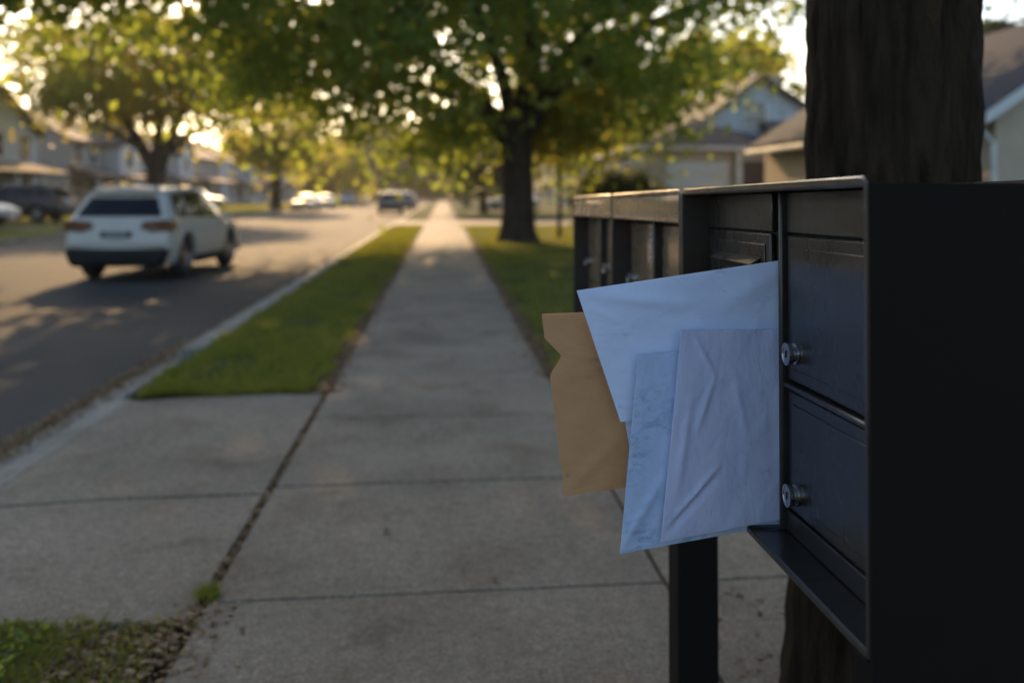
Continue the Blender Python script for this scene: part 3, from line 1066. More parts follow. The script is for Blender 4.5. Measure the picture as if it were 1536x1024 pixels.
# farther trees
FAR = [(-14.6, 84, 0.05, 7.2, 4.6, 0.45, 'leaf_yellow', 'mid-block street tree with a slim dark trunk between the left parked cars', 41),
       (-14.8, 128, 0.05, 4.6, 4.6, 0.35, 'leaf_yellow', 'round yellow-green street tree far down the left side', 42),
       (2.9, 68, 0.0, 5.2, 3.4, 0.26, 'leaf_dark', 'smaller dark green street tree just beyond the far driveway', 43),
       (2.6, 104, 0.0, 6.0, 3.8, 0.32, 'leaf', 'green street tree far up the right verge', 44),
       (2.8, 150, 0.0, 7.0, 4.2, 0.35, 'leaf_dark', 'last street tree on the right before the end of the street', 45)]
for (x, y, z, zc, rr, tr, mk, lab, sdv) in FAR:
    tree('street_tree', lab, x, y, z,
         [(0, 0, -0.3, tr * 1.5), (0, 0, 0.2, tr * 1.15), (0, 0, 1.2, tr), (0, 0, zc - rr * 0.7, tr * 0.9), (0.1, 0, zc, tr * 0.5)],
         [[(0, 0, zc - rr * 0.75, tr * 0.7), (-1.0, 0, zc - rr * 0.3, tr * 0.5), (-rr * 0.6, 0, zc + 0.6, tr * 0.2)],
          [(0, 0, zc - rr * 0.75, tr * 0.7), (1.0, 0, zc - rr * 0.3, tr * 0.5), (rr * 0.6, 0, zc + 0.6, tr * 0.2)],
          [(0, 0, zc - rr * 0.5, tr * 0.6), (0.2, 0.2, zc + rr * 0.5, tr * 0.2)]],
         [(0, 0, zc, rr, rr, rr * 0.78, int(22 * rr))], M[mk], 0.24 + 0.0009 * y, 40, 0.62, sdv, group=STREET_TREES, zmin=zc - rr * 0.66)
# tall trees closing the street
for k, (x, y, zc, rr, lab) in enumerate([(-15, 205, 10, 9, 'tall dark hazy tree closing the left end of the street'), (-3, 225, 9, 9, 'tall dark hazy tree closing the middle of the street end'), (9, 215, 10, 9, 'tall dark hazy tree closing the right end of the street'), (-30, 190, 8, 7, 'dark hazy tree rising behind the last left houses')]):
    tree('tall_tree', lab, x, y, -0.1,
         [(0, 0, -0.2, 0.6), (0, 0, 2, 0.5), (0, 0, zc, 0.3)], [[(0, 0, 3, 0.3), (3, 0, zc, 0.1)], [(0, 0, 3, 0.3), (-3, 0, zc, 0.1)]],
         [(0, 0, zc, rr, rr * 0.7, zc * 0.82, 260)], M['leaf_dark'], 0.5, 40, 1.0, 60 + k, zmin=1.2)
# trees behind the right-hand houses
for k, (x, y, zc, rr, mk, lab) in enumerate([(17.5, 58, 7.6, 5.0, 'leaf_yellow', 'yellowing tree rising behind the garage house'), (11.2, 70, 6.6, 4.0, 'leaf', 'green tree between the garage house and the farther right-hand houses'), (28.2, 46, 8.0, 2.6, 'leaf_dark', 'green tree whose top shows over the dark shingle roof at the right edge')]):
    tree('garden_tree', lab, x, y, 0,
         [(0, 0, -0.2, 0.4), (0, 0, 2, 0.3), (0, 0, zc, 0.15)], [[(0, 0, 3, 0.18), (2, 0, zc, 0.06)], [(0, 0, 3, 0.18), (-2, 0, zc, 0.06)]],
         [(0, 0, zc, rr, rr, rr * 0.8, 150)], M[mk], 0.26, 48, 0.65, 70 + k, zmin=2.5)
# slender young tree beside the big one
c = at(839, 357, 0)
tree('young_tree', 'slender young tree with a thin stem just right of the big street tree', c.x, c.y, 0,
     [(0, 0, -0.1, 0.12), (0, 0, 0.12, 0.075), (0.02, 0, 1.6, 0.06), (-0.02, 0, 2.8, 0.05), (0.05, 0, 4.4, 0.03)],
     [[(0, 0, 2.4, 0.04), (0.6, 0, 3.6, 0.02)], [(0, 0, 2.5, 0.04), (-0.6, 0, 3.5, 0.02)]],
     [(0, 0, 4.0, 1.5, 1.5, 1.2, 46)], M['leaf_yellow'], 0.12, 60, 0.33, 81)
# near tree behind the mailboxes; its crown is above the frame
near_tree = tree('large_tree', 'massive rough-barked dark tree trunk rising directly behind the mailboxes', 1.242, 2.50, 0,
     [(0, 0, -0.2, 0.16), (0, 0, 1.0, 0.15), (0, 0, 3.2, 0.15), (0.0, 0, 4.4, 0.18), (0, 0, 5.0, 0.2)],
     [[(0, 0, 4.0, 0.18), (1.0, 0.6, 5.2, 0.14), (2.4, 1.2, 6.6, 0.07)], [(0, 0, 4.1, 0.18), (-0.9, 0.3, 5.4, 0.13), (-2.0, 0.6, 6.6, 0.06)], [(0, 0, 4.4, 0.16), (0.2, -1.2, 5.8, 0.1), (0.3, -2.4, 7.0, 0.05)], [(0, 0, 4.6, 0.15), (0, 0.6, 6.4, 0.1), (0, 0.8, 8.0, 0.04)]],
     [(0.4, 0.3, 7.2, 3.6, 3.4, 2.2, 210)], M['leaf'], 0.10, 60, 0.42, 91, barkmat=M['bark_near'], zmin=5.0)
# deep furrows in the near bark: the trunk mesh is refined and pushed in and out
tk = [c for c in near_tree.children if c.name.startswith('trunk')][0]
b = MB()
SEG, RW = 168, 150
zs_ = [(-0.2, 0.30), (0.0, 0.285), (0.2, 0.276), (0.45, 0.268), (0.8, 0.260), (1.3, 0.250), (2.2, 0.245), (3.2, 0.242), (4.2, 0.25), (5.0, 0.2)]
zz = np.linspace(-0.2, 5.0, RW)
rr_ = np.interp(zz, [a for a, _ in zs_], [c for _, c in zs_])
th = np.arange(SEG) * 2 * PI / SEG
for q_, rad_ in zip(zz, rr_):
    ph = 1.1 * math.sin(q_ * 2.3) + 0.5 * math.sin(q_ * 5.9 + 1)
    f = np.abs(np.sin(th * 13 + ph + 0.6 * np.sin(q_ * 4 + th * 3))) ** 0.6 * (0.7 + 0.3 * np.sin(q_ * 31 + 5 * np.sin(th * 7)))
    f2 = np.abs(np.sin(th * 21 - ph * 1.4 + 0.8 * np.sin(q_ * 7 + th * 5)))
    lump = 0.012 * np.sin(th * 3 + q_ * 0.8) + 0.008 * np.sin(th * 5 - q_ * 1.3)
    root = 0.016 * max(0.0, 0.45 - q_) / 0.45 * np.sin(th * 5 + 1)
    rads = rad_ - 0.033 + lump + root + 0.016 * f + 0.007 * f2
    for a, r_ in zip(th, rads):
        b.v.append((r_ * math.cos(a), r_ * math.sin(a), q_))
for i_ in range(RW - 1):
    for j_ in range(SEG):
        a = i_ * SEG + j_
        c_ = i_ * SEG + (j_ + 1) % SEG
        b.f.append((a, c_, c_ + SEG, a + SEG))
b.f.append(tuple(range((RW - 1) * SEG, RW * SEG)))
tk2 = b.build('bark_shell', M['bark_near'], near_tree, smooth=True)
tk2.data.set_sharp_from_angle(angle=R(75))

# hedge shrub before the garage house, at the end of the mailboxes
c = at(905, 345, 0)
sh = thing('shrub', 'rounded dark green shrub on the lawn beyond the farthest mailbox', 'shrub', (6.1, 32.5, 0))
b = MB()
for k in range(6):
    a = k * PI / 3
    b.tube([(0, 0, -0.05), (0.4 * math.cos(a), 0.4 * math.sin(a), 0.7), (0.9 * math.cos(a), 0.9 * math.sin(a), 1.5)], [0.05, 0.035, 0.015], 6)
b.build('stem', M['bark'], sh)
q = superellipsoid(150, (0, 0, 1.1), (1.5, 1.3, 1.0), 2.4, 0.3, 0.1)
C = np.concatenate([p + RNG.normal(size=(60, 3)) * 0.2 for p in q])
leaf_object('foliage', M['leaf_dark'], C, 0.085, sh, seed=95)
# far-off wood filling the skyline
q = np.concatenate([superellipsoid(500, (-70, 300, 4), (110, 12, 10), 4, 0.9, 0.5), superellipsoid(500, (80, 290, 4), (90, 12, 9), 4, 0.9, 0.5)])
C = np.concatenate([p + RNG.normal(size=(26, 3)) * np.array([2.2, 2, 1.6]) for p in q])
tag(leaf_object('distant_wood', M['leaf_dark'], C, 1.0, seed=97), 'far-off line of trees on the skyline beyond the houses', 'trees', kind='stuff')

# ------------------------------------------------------------------ houses
M['wall_white'] = pm('white siding', (0.62, 0.63, 0.63), (0.72, 0.73, 0.72), 1.2, 0.7, 0.1)
M['wall_beige'] = pm('beige stucco', (0.46, 0.41, 0.35), (0.54, 0.49, 0.42), 1.5, 0.85, 0.2)
M['wall_grey'] = pm('grey siding', (0.36, 0.39, 0.42), (0.44, 0.47, 0.50), 1.5, 0.75, 0.1)
M['wall_sand'] = pm('sand stucco', (0.46, 0.37, 0.27), (0.54, 0.44, 0.33), 1.5, 0.85, 0.2)
M['wall_tan'] = pm('tan siding', (0.42, 0.35, 0.28), (0.50, 0.42, 0.34), 1.5, 0.8, 0.1)
M['wall_blue'] = pm('pale blue siding', (0.46, 0.54, 0.60), (0.56, 0.64, 0.70), 1.5, 0.75, 0.1)
M['roof_dark'] = pm('dark shingles', (0.012, 0.016, 0.026), (0.022, 0.027, 0.038), 3, 0.95, 0.5, 20, fine=0.4)
M['roof_brown'] = pm('brown shingles', (0.10, 0.075, 0.055), (0.17, 0.13, 0.10), 3, 0.85, 0.5, 20, fine=0.4)
M['trim'] = pm('white trim', (0.62, 0.62, 0.60), (0.74, 0.73, 0.71), 3, 0.55)
M['pane'] = pm('window glass', (0.03, 0.035, 0.045), (0.06, 0.07, 0.085), 0.8, 0.08, spec=0.9)
M['door_dark'] = pm('dark door', (0.035, 0.025, 0.02), (0.06, 0.045, 0.035), 4, 0.5)
M['garage'] = pm('pale garage door', (0.58, 0.66, 0.70), (0.66, 0.73, 0.76), 3, 0.5)


def window(parent, x, y, z, wd, h, nrm):
    """nrm: 'front' (-y) or 'left'/'right' (-x/+x) in the house frame"""
    f, p, = MB(), MB()
    t = 0.09
    if nrm == 'front':
        f.box(x - wd / 2 - t, x - wd / 2, y - 0.06, y + 0.02, z - t, z + h + t).box(x + wd / 2, x + wd / 2 + t, y - 0.06, y + 0.02, z - t, z + h + t)
        f.box(x - wd / 2 + 0.001, x + wd / 2 - 0.001, y - 0.06, y + 0.02, z + h, z + h + t).box(x - wd / 2 + 0.001, x + wd / 2 - 0.001, y - 0.08, y + 0.02, z - t, z)
        f.box(x - wd / 2 + 0.001, x + wd / 2 - 0.001, y - 0.045, y + 0.02, z + h / 2 - 0.03, z + h / 2 + 0.03)
        p.box(x - wd / 2 + 0.002, x + wd / 2 - 0.002, y - 0.025, y + 0.01, z + 0.002, z + h - 0.002)
    else:
        s = -1 if nrm == 'left' else 1
        X = [x + s * 0.06, x - s * 0.02]
        X.sort()
        f.box(X[0], X[1], y - wd / 2 - t, y - wd / 2, z - t, z + h + t).box(X[0], X[1], y + wd / 2, y + wd / 2 + t, z - t, z + h + t)
        f.box(X[0], X[1], y - wd / 2 + 0.001, y + wd / 2 - 0.001, z + h, z + h + t).box(X[0], X[1], y - wd / 2 + 0.001, y + wd / 2 - 0.001, z - t, z)
        Y = [x + s * 0.025, x - s * 0.01]
        Y.sort()
        f.box(X[0] + 0.01, X[1], y - wd / 2 + 0.001, y + wd / 2 - 0.001, z + h / 2 - 0.03, z + h / 2 + 0.03)
        p.box(Y[0], Y[1], y - wd / 2 + 0.002, y + wd / 2 - 0.002, z + 0.002, z + h - 0.002)
    w_ = f.build('window', M['trim'], parent)
    p.build('pane', M['pane'], w_)
    return w_


def gable_body(W, D, H, rise, axis):
    """closed walls with gables; ridge along axis ('x' or 'y'); footprint x -W/2..W/2, y 0..D"""
    b = MB()
    if axis == 'x':
        b.prism([Vector((-W / 2, 0, -0.4)), Vector((-W / 2, D, -0.4)), Vector((-W / 2, D, H)), Vector((-W / 2, D / 2, H + rise)), Vector((-W / 2, 0, H))], (W, 0, 0))
    else:
        b.prism([Vector((-W / 2, 0, -0.4)), Vector((W / 2, 0, -0.4)), Vector((W / 2, 0, H)), Vector((0, 0, H + rise)), Vector((-W / 2, 0, H))], (0, D, 0))
    return b


def gable_roof(W, D, H, rise, axis, ov=0.45, th=0.16):
    b = MB()
    if axis == 'x':
        k = rise / (D / 2)
        x0, L = -W / 2 - ov, W + 2 * ov
        y0 = -ov
        pr = [Vector((x0, y0, H - k * ov + 0.02)), Vector((x0, D / 2, H + rise + 0.02)), Vector((x0, D + ov, H - k * ov + 0.02)),
              Vector((x0, D + ov, H - k * ov + 0.02 + th)), Vector((x0, D / 2, H + rise + 0.02 + th)), Vector((x0, y0, H - k * ov + 0.02 + th))]
        b.prism(pr, (L, 0, 0))
    else:
        k = rise / (W / 2)
        y0 = -ov
        pr = [Vector((-W / 2 - ov, y0, H - k * ov + 0.02)), Vector((0, y0, H + rise + 0.02)), Vector((W / 2 + ov, y0, H - k * ov + 0.02)),
              Vector((W / 2 + ov, y0, H - k * ov + 0.02 + th)), Vector((0, y0, H + rise + 0.02 + th)), Vector((-W / 2 - ov, y0, H - k * ov + 0.02 + th))]
        b.prism(pr, (0, D + 2 * ov, 0))
    return b


def house(label, loc, rz, W, D, H, rise, axis, wall, roof, storeys=2, near='left', porch=True, garage=False, bay=False):
    t = thing('house', label, 'house', loc, rz, 'suburban houses along the street')
    gable_body(W, D, H, rise, axis).build('wall', M[wall], t)
    rf = gable_roof(W, D, H, rise, axis).build('roof', M[roof], t)
    MB().box(W * 0.2, W * 0.2 + 0.7, D * 0.55, D * 0.55 + 0.7, H + rise * 0.3, H + rise + 0.8).build('chimney', M['wall_tan'], rf)
    nx = max(3, int(W / 3))
    for s in range(storeys):
        z = 0.9 + s * 2.7
        for i in range(nx):
            x = -W / 2 + W * (i + 0.5) / nx
            if s == 0 and (abs(x) < 0.9 or (garage and x > W * 0.12)):
                continue
            window(t, x, 0, z, 1.2, 1.45, 'front')
        for yy in (D * 0.28, D * 0.68):
            window(t, (-W / 2 if near == 'left' else W / 2), yy, z, 1.1, 1.4, near)
    d = MB().box(-0.5, 0.5, -0.05, 0.02, 0.0, 2.1).build('door', M['door_dark'], t)
    MB().box(0.34, 0.40, -0.10, -0.049, 1.0, 1.06).build('handle', M['steel'], d)
    if garage:
        gd = MB()
        for k in range(4):
            gd.box(W * 0.16, W * 0.16 + 3.4, -0.05, 0.02, 0.02 + k * 0.56, 0.55 + k * 0.56)
        gd.build('garage_door', M['garage'], t, bevel=0.02)
    if porch:
        pw = W * (0.55 if garage else 0.98)
        x0 = -W / 2
        MB().prism([Vector((x0 - 0.2, 0.05, 3.35)), Vector((x0 - 0.2, -2.2, 2.65)), Vector((x0 - 0.2, -2.2, 2.5)), Vector((x0 - 0.2, 0.05, 2.5))], (pw + 0.4, 0, 0)).build('porch_roof', M[roof], t)
        for k in range(4):
            xx = x0 + 0.2 + (pw - 0.4) * k / 3
            MB().box(xx - 0.09, xx + 0.09, -2.05, -1.87, -0.3, 2.499).build('porch_post', M['trim'], t)
    if bay:
        bw, bd = 4.2, 1.4
        MB().prism([Vector((W * 0.05, -bd, -0.3)), Vector((W * 0.05 + bw, -bd, -0.3)), Vector((W * 0.05 + bw, -bd, H)), Vector((W * 0.05 + bw / 2, -bd, H + 1.9)), Vector((W * 0.05, -bd, H))], (0, bd + 0.3, 0)).build('gable_front', M['wall_white'], t)
        cx_ = W * 0.05 + bw / 2
        k = 1.9 / (bw / 2)
        hw = bw / 2 + 0.35
        pr = [Vector((cx_ - hw, -bd - 0.35, H - k * 0.35 + 0.02)), Vector((cx_, -bd - 0.35, H + 1.92)), Vector((cx_ + hw, -bd - 0.35, H - k * 0.35 + 0.02)), Vector((cx_ + hw, -bd - 0.35, H - k * 0.35 + 0.16)), Vector((cx_, -bd - 0.35, H + 2.06)), Vector((cx_ - hw, -bd - 0.35, H - k * 0.35 + 0.16))]
        MB().prism(pr, (0, bd + 2.2, 0)).build('gable_roof', M[roof], t)
        window(t, cx_, -bd, 3.5, 1.3, 1.4, 'front')
        window(t, cx_, -bd, 0.9, 1.8, 1.4, 'front')
    return t


LEFT = [(38, 'wall_grey', 'roof_dark', 'x', 11, True, False, False, 'grey house nearest on the left, mostly cut off by the photo edge'),
        (60, 'wall_blue', 'roof_brown', 'y', 11, True, False, False, 'pale blue gabled house with a porch behind the dark parked vehicle'),
        (77, 'wall_beige', 'roof_brown', 'x', 12, True, False, True, 'beige house with a white front gable left of the forking street tree'),
        (94, 'wall_white', 'roof_dark', 'x', 12, True, False, True, 'white house with a dark roof just right of the forking street tree'),
        (111, 'wall_tan', 'roof_brown', 'x', 12, True, False, False, 'tan house with a brown roof in the middle of the left row'),
        (128, 'wall_white', 'roof_brown', 'x', 12, True, False, True, 'white house with a brown roof behind the left parked cars'),
        (146, 'wall_blue', 'roof_dark', 'x', 12, True, False, False, 'pale blue house with a dark roof far down the left row'),
        (164, 'wall_beige', 'roof_brown', 'x', 12, True, False, True, 'last beige house at the far end of the left row')]
for (y, wl_, rf_, ax, W, porch, gar, bay, lab) in LEFT:
    house(lab, (-27.0, y, 0.12), R(90), W, 10, 5.3, 2.5, ax, wl_, rf_, 2, 'left', porch, gar, bay)
RIGHT = [(84, 'wall_white', 'roof_brown', True, 'white two-storey house beyond the dark shrub on the right'),
         (102, 'wall_beige', 'roof_brown', False, 'beige house seen between the big tree trunk and the shrub'),
         (120, 'wall_white', 'roof_dark', True, 'far white house partly behind the big tree trunk'),
         (140, 'wall_tan', 'roof_brown', False, 'farthest tan house on the right side of the street')]
for (y, wl_, rf_, bay, lab) in RIGHT:
    house(lab, (15.5, y, 0.0), R(-90), 13, 10, 5.3, 2.3, 'x', wl_, rf_, 2, 'right', True, False, bay)

# garage house on the right, garage facing the camera
t = thing('house', 'pale house with a light garage door and dark entry above the mailboxes', 'house', (10.6, 36.5, 0), 0, 'suburban houses along the street')
b = MB()
b.box(-2.6, 3.6, 0, 9.0, -0.3, 3.15)
b.build('garage_wing', M['wall_beige'], t)
MB().prism([Vector((-3.1, -0.5, 3.16)), Vector((4.0, -0.5, 3.16)), Vector((4.0, 9.4, 3.16)), Vector((-3.1, 9.4, 3.16))], (0, 0, 0.14)).build('eave', M['trim'], t)
b = MB()
b.add([(-3.05, -0.45, 3.303), (3.95, -0.45, 3.303), (3.95, 9.35, 3.303), (-3.05, 9.35, 3.303), (0.2, 3.2, 4.6), (0.7, 5.8, 4.6)], [(3, 2, 1, 0), (0, 1, 4), (1, 2, 5, 4), (2, 3, 5), (3, 0, 4, 5)])
b.build('roof', M['roof_dark'], t)
gd = MB()
for k in range(5):
    gd.box(-1.75, 0.78, -0.05, 0.02, 0.02 + k * 0.54, 0.53 + k * 0.54)
gd.build('garage_door', M['garage'], t, bevel=0.02)
dd = MB().box(1.35, 2.3, -0.04, 0.02, 0.0, 2.75).build('door', M['door_dark'], t)
MB().box(2.12, 2.18, -0.09, -0.039, 1.0, 1.08).build('handle', M['steel'], dd)
for x in (1.15, 2.55):
    MB().box(x - 0.11, x + 0.11, -0.30, -0.08, -0.2, 3.159).build('porch_post', M['trim'], t)
window(t, 3.05, 0, 1.0, 0.7, 1.3, 'front')
# taller main block behind
b = MB()
b.prism([Vector((0.2, 4.5, -0.3)), Vector((8.4, 4.5, -0.3)), Vector((8.4, 4.5, 3.6)), Vector((3.6, 4.5, 6.6)), Vector((0.2, 4.5, 4.0))], (0, 9, 0))
b.build('wall', M['wall_blue'], t)
pr = [Vector((-0.3, 4.0, 3.62)), Vector((3.6, 4.0, 6.63)), Vector((9.0, 4.0, 3.25)), Vector((9.0, 4.0, 3.43)), Vector((3.6, 4.0, 6.83)), Vector((-0.3, 4.0, 3.82))]
rf = MB().prism(pr, (0, 10, 0)).build('upper_roof', M['roof_brown'], t)
MB().box(5.2, 5.9, 8, 8.7, 5.2, 7.2).build('chimney', M['wall_tan'], rf)
window(t, 3.4, 4.5, 4.5, 1.0, 1.1, 'front')
# second low wing with a sunlit slope
MB().box(3.9, 9.5, 1.5, 9.0, -0.3, 3.0).build('side_wing', M['wall_beige'], t)
pr = [Vector((3.65, 1.0, 3.01)), Vector((3.65, 5.2, 4.9)), Vector((3.65, 9.5, 3.01)), Vector((3.65, 9.5, 3.17)), Vector((3.65, 5.2, 5.06)), Vector((3.65, 1.0, 3.17))]
MB().prism(pr, (6.4, 0, 0)).build('wing_roof', M['roof_brown'], t)
window(t, 5.6, 1.5, 1.0, 1.3, 1.3, 'front')
window(t, 7.8, 1.5, 1.0, 1.3, 1.3, 'front')

# dark-roofed house at the right edge: gable end towards the camera
t = thing('house', 'beige gabled house with a dark shingle roof cut by the right photo edge', 'house', (14.0, 17.0, 0), 0, 'suburban houses along the street')
gable_body(6.8, 13, 3.1, 2.25, 'y').build('wall', M['wall_sand'], t)
gable_roof(6.8, 13, 3.1, 2.25, 'y', 0.4, 0.18).build('roof', M['roof_dark'], t)
k = 2.25 / 3.4
for s in (-1, 1):
    MB().prism([Vector((s * 3.85, -0.44, 3.1 - k * 0.45 - 0.05)), Vector((0, -0.44, 5.32)), Vector((0, -0.44, 5.55)), Vector((s * 3.85, -0.44, 3.1 - k * 0.45 + 0.17))], (0, 0.035, 0)).build('barge_board', M['trim'], t)
MB().box(-4.0, -3.84, -0.35, 13.3, 2.72, 2.86).build('gutter', M['trim'], t, bevel=0.03)
MB().tube([(-3.9, -0.2, 2.75), (-3.5, -0.1, 2.4), (-3.46, -0.1, 0.0)], [0.05, 0.05, 0.05], 8).build('downpipe', M['trim'], t)
for x in (-1.7, 1.6):
    window(t, x, 0, 0.9, 1.2, 1.3, 'front')
window(t, 0, 0, 4.0, 0.8, 0.8, 'front')
window(t, -3.4, 4, 0.9, 1.2, 1.3, 'left')

# ------------------------------------------------------------------ cars
M['tyre'] = pm('tyre rubber', (0.012, 0.012, 0.012), (0.022, 0.021, 0.02), 12, 0.85)
M['rim'] = pm('alloy rim', (0.32, 0.32, 0.33), (0.45, 0.45, 0.46), 20, 0.3, metal=0.9)
M['plastic'] = pm('black plastic', (0.007, 0.007, 0.008), (0.012, 0.012, 0.013), 20, 0.6, spec=0.25)
M['glass'] = pm('tinted glass', (0.006, 0.006, 0.008), (0.010, 0.010, 0.012), 2, 0.03, spec=0.35)
M['lens_red'] = pm('tail lamp lens', (0.10, 0.030, 0.010), (0.16, 0.06, 0.018), 14, 0.2, coat=0.2)
M['lens_clear'] = pm('headlamp lens', (0.55, 0.55, 0.56), (0.7, 0.7, 0.7), 14, 0.08, coat=1.0)
M['plate'] = pm('number plate', (0.16, 0.17, 0.18), (0.22, 0.23, 0.24), 20, 0.5)


def paint(name, c, flake=0.0):
    return pm(name, [x * 0.96 for x in c], [min(1, x * 1.04) for x in c], 3, 0.42, metal=flake, coat=0.35)


M['p_white'] = paint('white car paint', (0.50, 0.46, 0.40))
M['p_silver'] = paint('silver car paint', (0.40, 0.42, 0.44), 0.4)
M['p_black'] = paint('black car paint', (0.018, 0.019, 0.022))
M['p_blue'] = paint('blue grey car paint', (0.20, 0.27, 0.32))
M['p_grey'] = paint('grey car paint', (0.16, 0.165, 0.17), 0.3)
M['p_dark'] = paint('dark blue car paint', (0.03, 0.04, 0.055))

SUV = dict(st=[
    # yl, yb, yr, zbot, zbulge, zbelt, zroof, wbot, wbulge, wbelt, wroof
    (-2.26, -2.20, -1.86, 0.36, 0.66, 1.06, 1.56, 0.80, 0.88, 0.85, 0.60),
    (-2.08, -2.04, -1.72, 0.30, 0.66, 1.08, 1.63, 0.87, 0.945, 0.91, 0.655),
    (-1.30, -1.28, -1.15, 0.27, 0.64, 1.06, 1.69, 0.88, 0.955, 0.925, 0.68),
    (-0.10, -0.10, -0.20, 0.26, 0.62, 1.03, 1.70, 0.88, 0.955, 0.925, 0.69),
    (0.75, 0.75, 0.40, 0.26, 0.62, 1.01, 1.64, 0.88, 0.955, 0.92, 0.665),
    (1.28, 1.28, 1.16, 0.26, 0.62, 0.99, 1.07, 0.88, 0.95, 0.90, 0.74),
    (1.90, 1.90, 1.86, 0.27, 0.62, 0.93, 0.99, 0.86, 0.94, 0.87, 0.68),
    (2.28, 2.26, 2.22, 0.31, 0.60, 0.80, 0.85, 0.78, 0.86, 0.78, 0.58),
    (2.42, 2.40, 2.36, 0.36, 0.57, 0.70, 0.74, 0.60, 0.68, 0.62, 0.46)], ax=(-1.33, 1.38), rw=0.405)
SEDAN = dict(st=[
    (-2.34, -2.30, -2.26, 0.36, 0.60, 0.88, 0.95, 0.76, 0.84, 0.78, 0.60),
    (-2.10, -2.08, -1.98, 0.28, 0.60, 0.94, 1.04, 0.85, 0.90, 0.86, 0.68),
    (-1.55, -1.55, -1.36, 0.25, 0.58, 0.95, 1.10, 0.86, 0.91, 0.88, 0.68),
    (-0.80, -0.80, -0.62, 0.24, 0.57, 0.93, 1.42, 0.86, 0.91, 0.88, 0.60),
    (0.00, 0.00, -0.05, 0.24, 0.57, 0.92, 1.46, 0.86, 0.91, 0.88, 0.62),
    (0.70, 0.70, 0.42, 0.24, 0.57, 0.91, 1.39, 0.86, 0.91, 0.88, 0.60),
    (1.28, 1.28, 1.16, 0.24, 0.57, 0.90, 0.97, 0.86, 0.91, 0.86, 0.70),
    (1.95, 1.95, 1.90, 0.26, 0.57, 0.83, 0.89, 0.84, 0.89, 0.82, 0.64),
    (2.34, 2.32, 2.28, 0.31, 0.54, 0.70, 0.74, 0.66, 0.74, 0.66, 0.50)], ax=(-1.35, 1.40), rw=0.325)


def catmull(a, b_, c, d, t):
    return 0.5 * ((2 * b_) + (-a + c) * t + (2 * a - 5 * b_ + 4 * c - d) * t * t + (-a + 3 * b_ - 3 * c + d) * t ** 3)


def car_surface(spec):
    st = spec['st']
    n = len(st)

    def section(i):
        yl, yb, yr, zb, zu, ze, zr, wb, wu, we, wr = st[i]
        zm = (zb + zu) / 2
        return [(0, yl, zb), (wb * 0.97, yl, zb), (wu, yl, zu), (we, yb, ze), (wr, yr, zr - 0.02), (wr * 0.6, yr, zr + 0.012), (0, yr, zr + 0.02)]
    secs = [section(i) for i in range(n)]

    def S(i, j):
        i = min(max(i, 0), n - 1)
        j = min(max(j, 0), 6)
        i0 = min(int(i), n - 2)
        ti = i - i0
        j0 = min(int(j), 5)
        tj = j - j0

        def pt(ii):
            ii = min(max(ii, 0), n - 1)
            s = secs[ii]
            # corners stay fairly tight: blend of linear and spline across the section
            a, b_, c, d = s[max(j0 - 1, 0)], s[j0], s[j0 + 1], s[min(j0 + 2, 6)]
            return [0.45 * catmull(a[k], b_[k], c[k], d[k], tj) + 0.55 * (b_[k] + (c[k] - b_[k]) * tj) for k in range(3)]
        A, B_, C_, D_ = pt(i0 - 1), pt(i0), pt(i0 + 1), pt(i0 + 2)
        return Vector([0.5 * catmull(A[k], B_[k], C_[k], D_[k], ti) + 0.5 * (B_[k] + (C_[k] - B_[k]) * ti) for k in range(3)])
    return S, n


def boolean_cut(o, cutters):
    for c in cutters:
        md = o.modifiers.new('cut', 'BOOLEAN')
        md.operation = 'DIFFERENCE'
        md.solver = 'EXACT'
        md.object = c
    dg = bpy.context.evaluated_depsgraph_get()
    me = bpy.data.meshes.new_from_object(o.evaluated_get(dg))
    o.modifiers.clear()
    o.data = me
    for c in cutters:
        bpy.data.objects.remove(c)


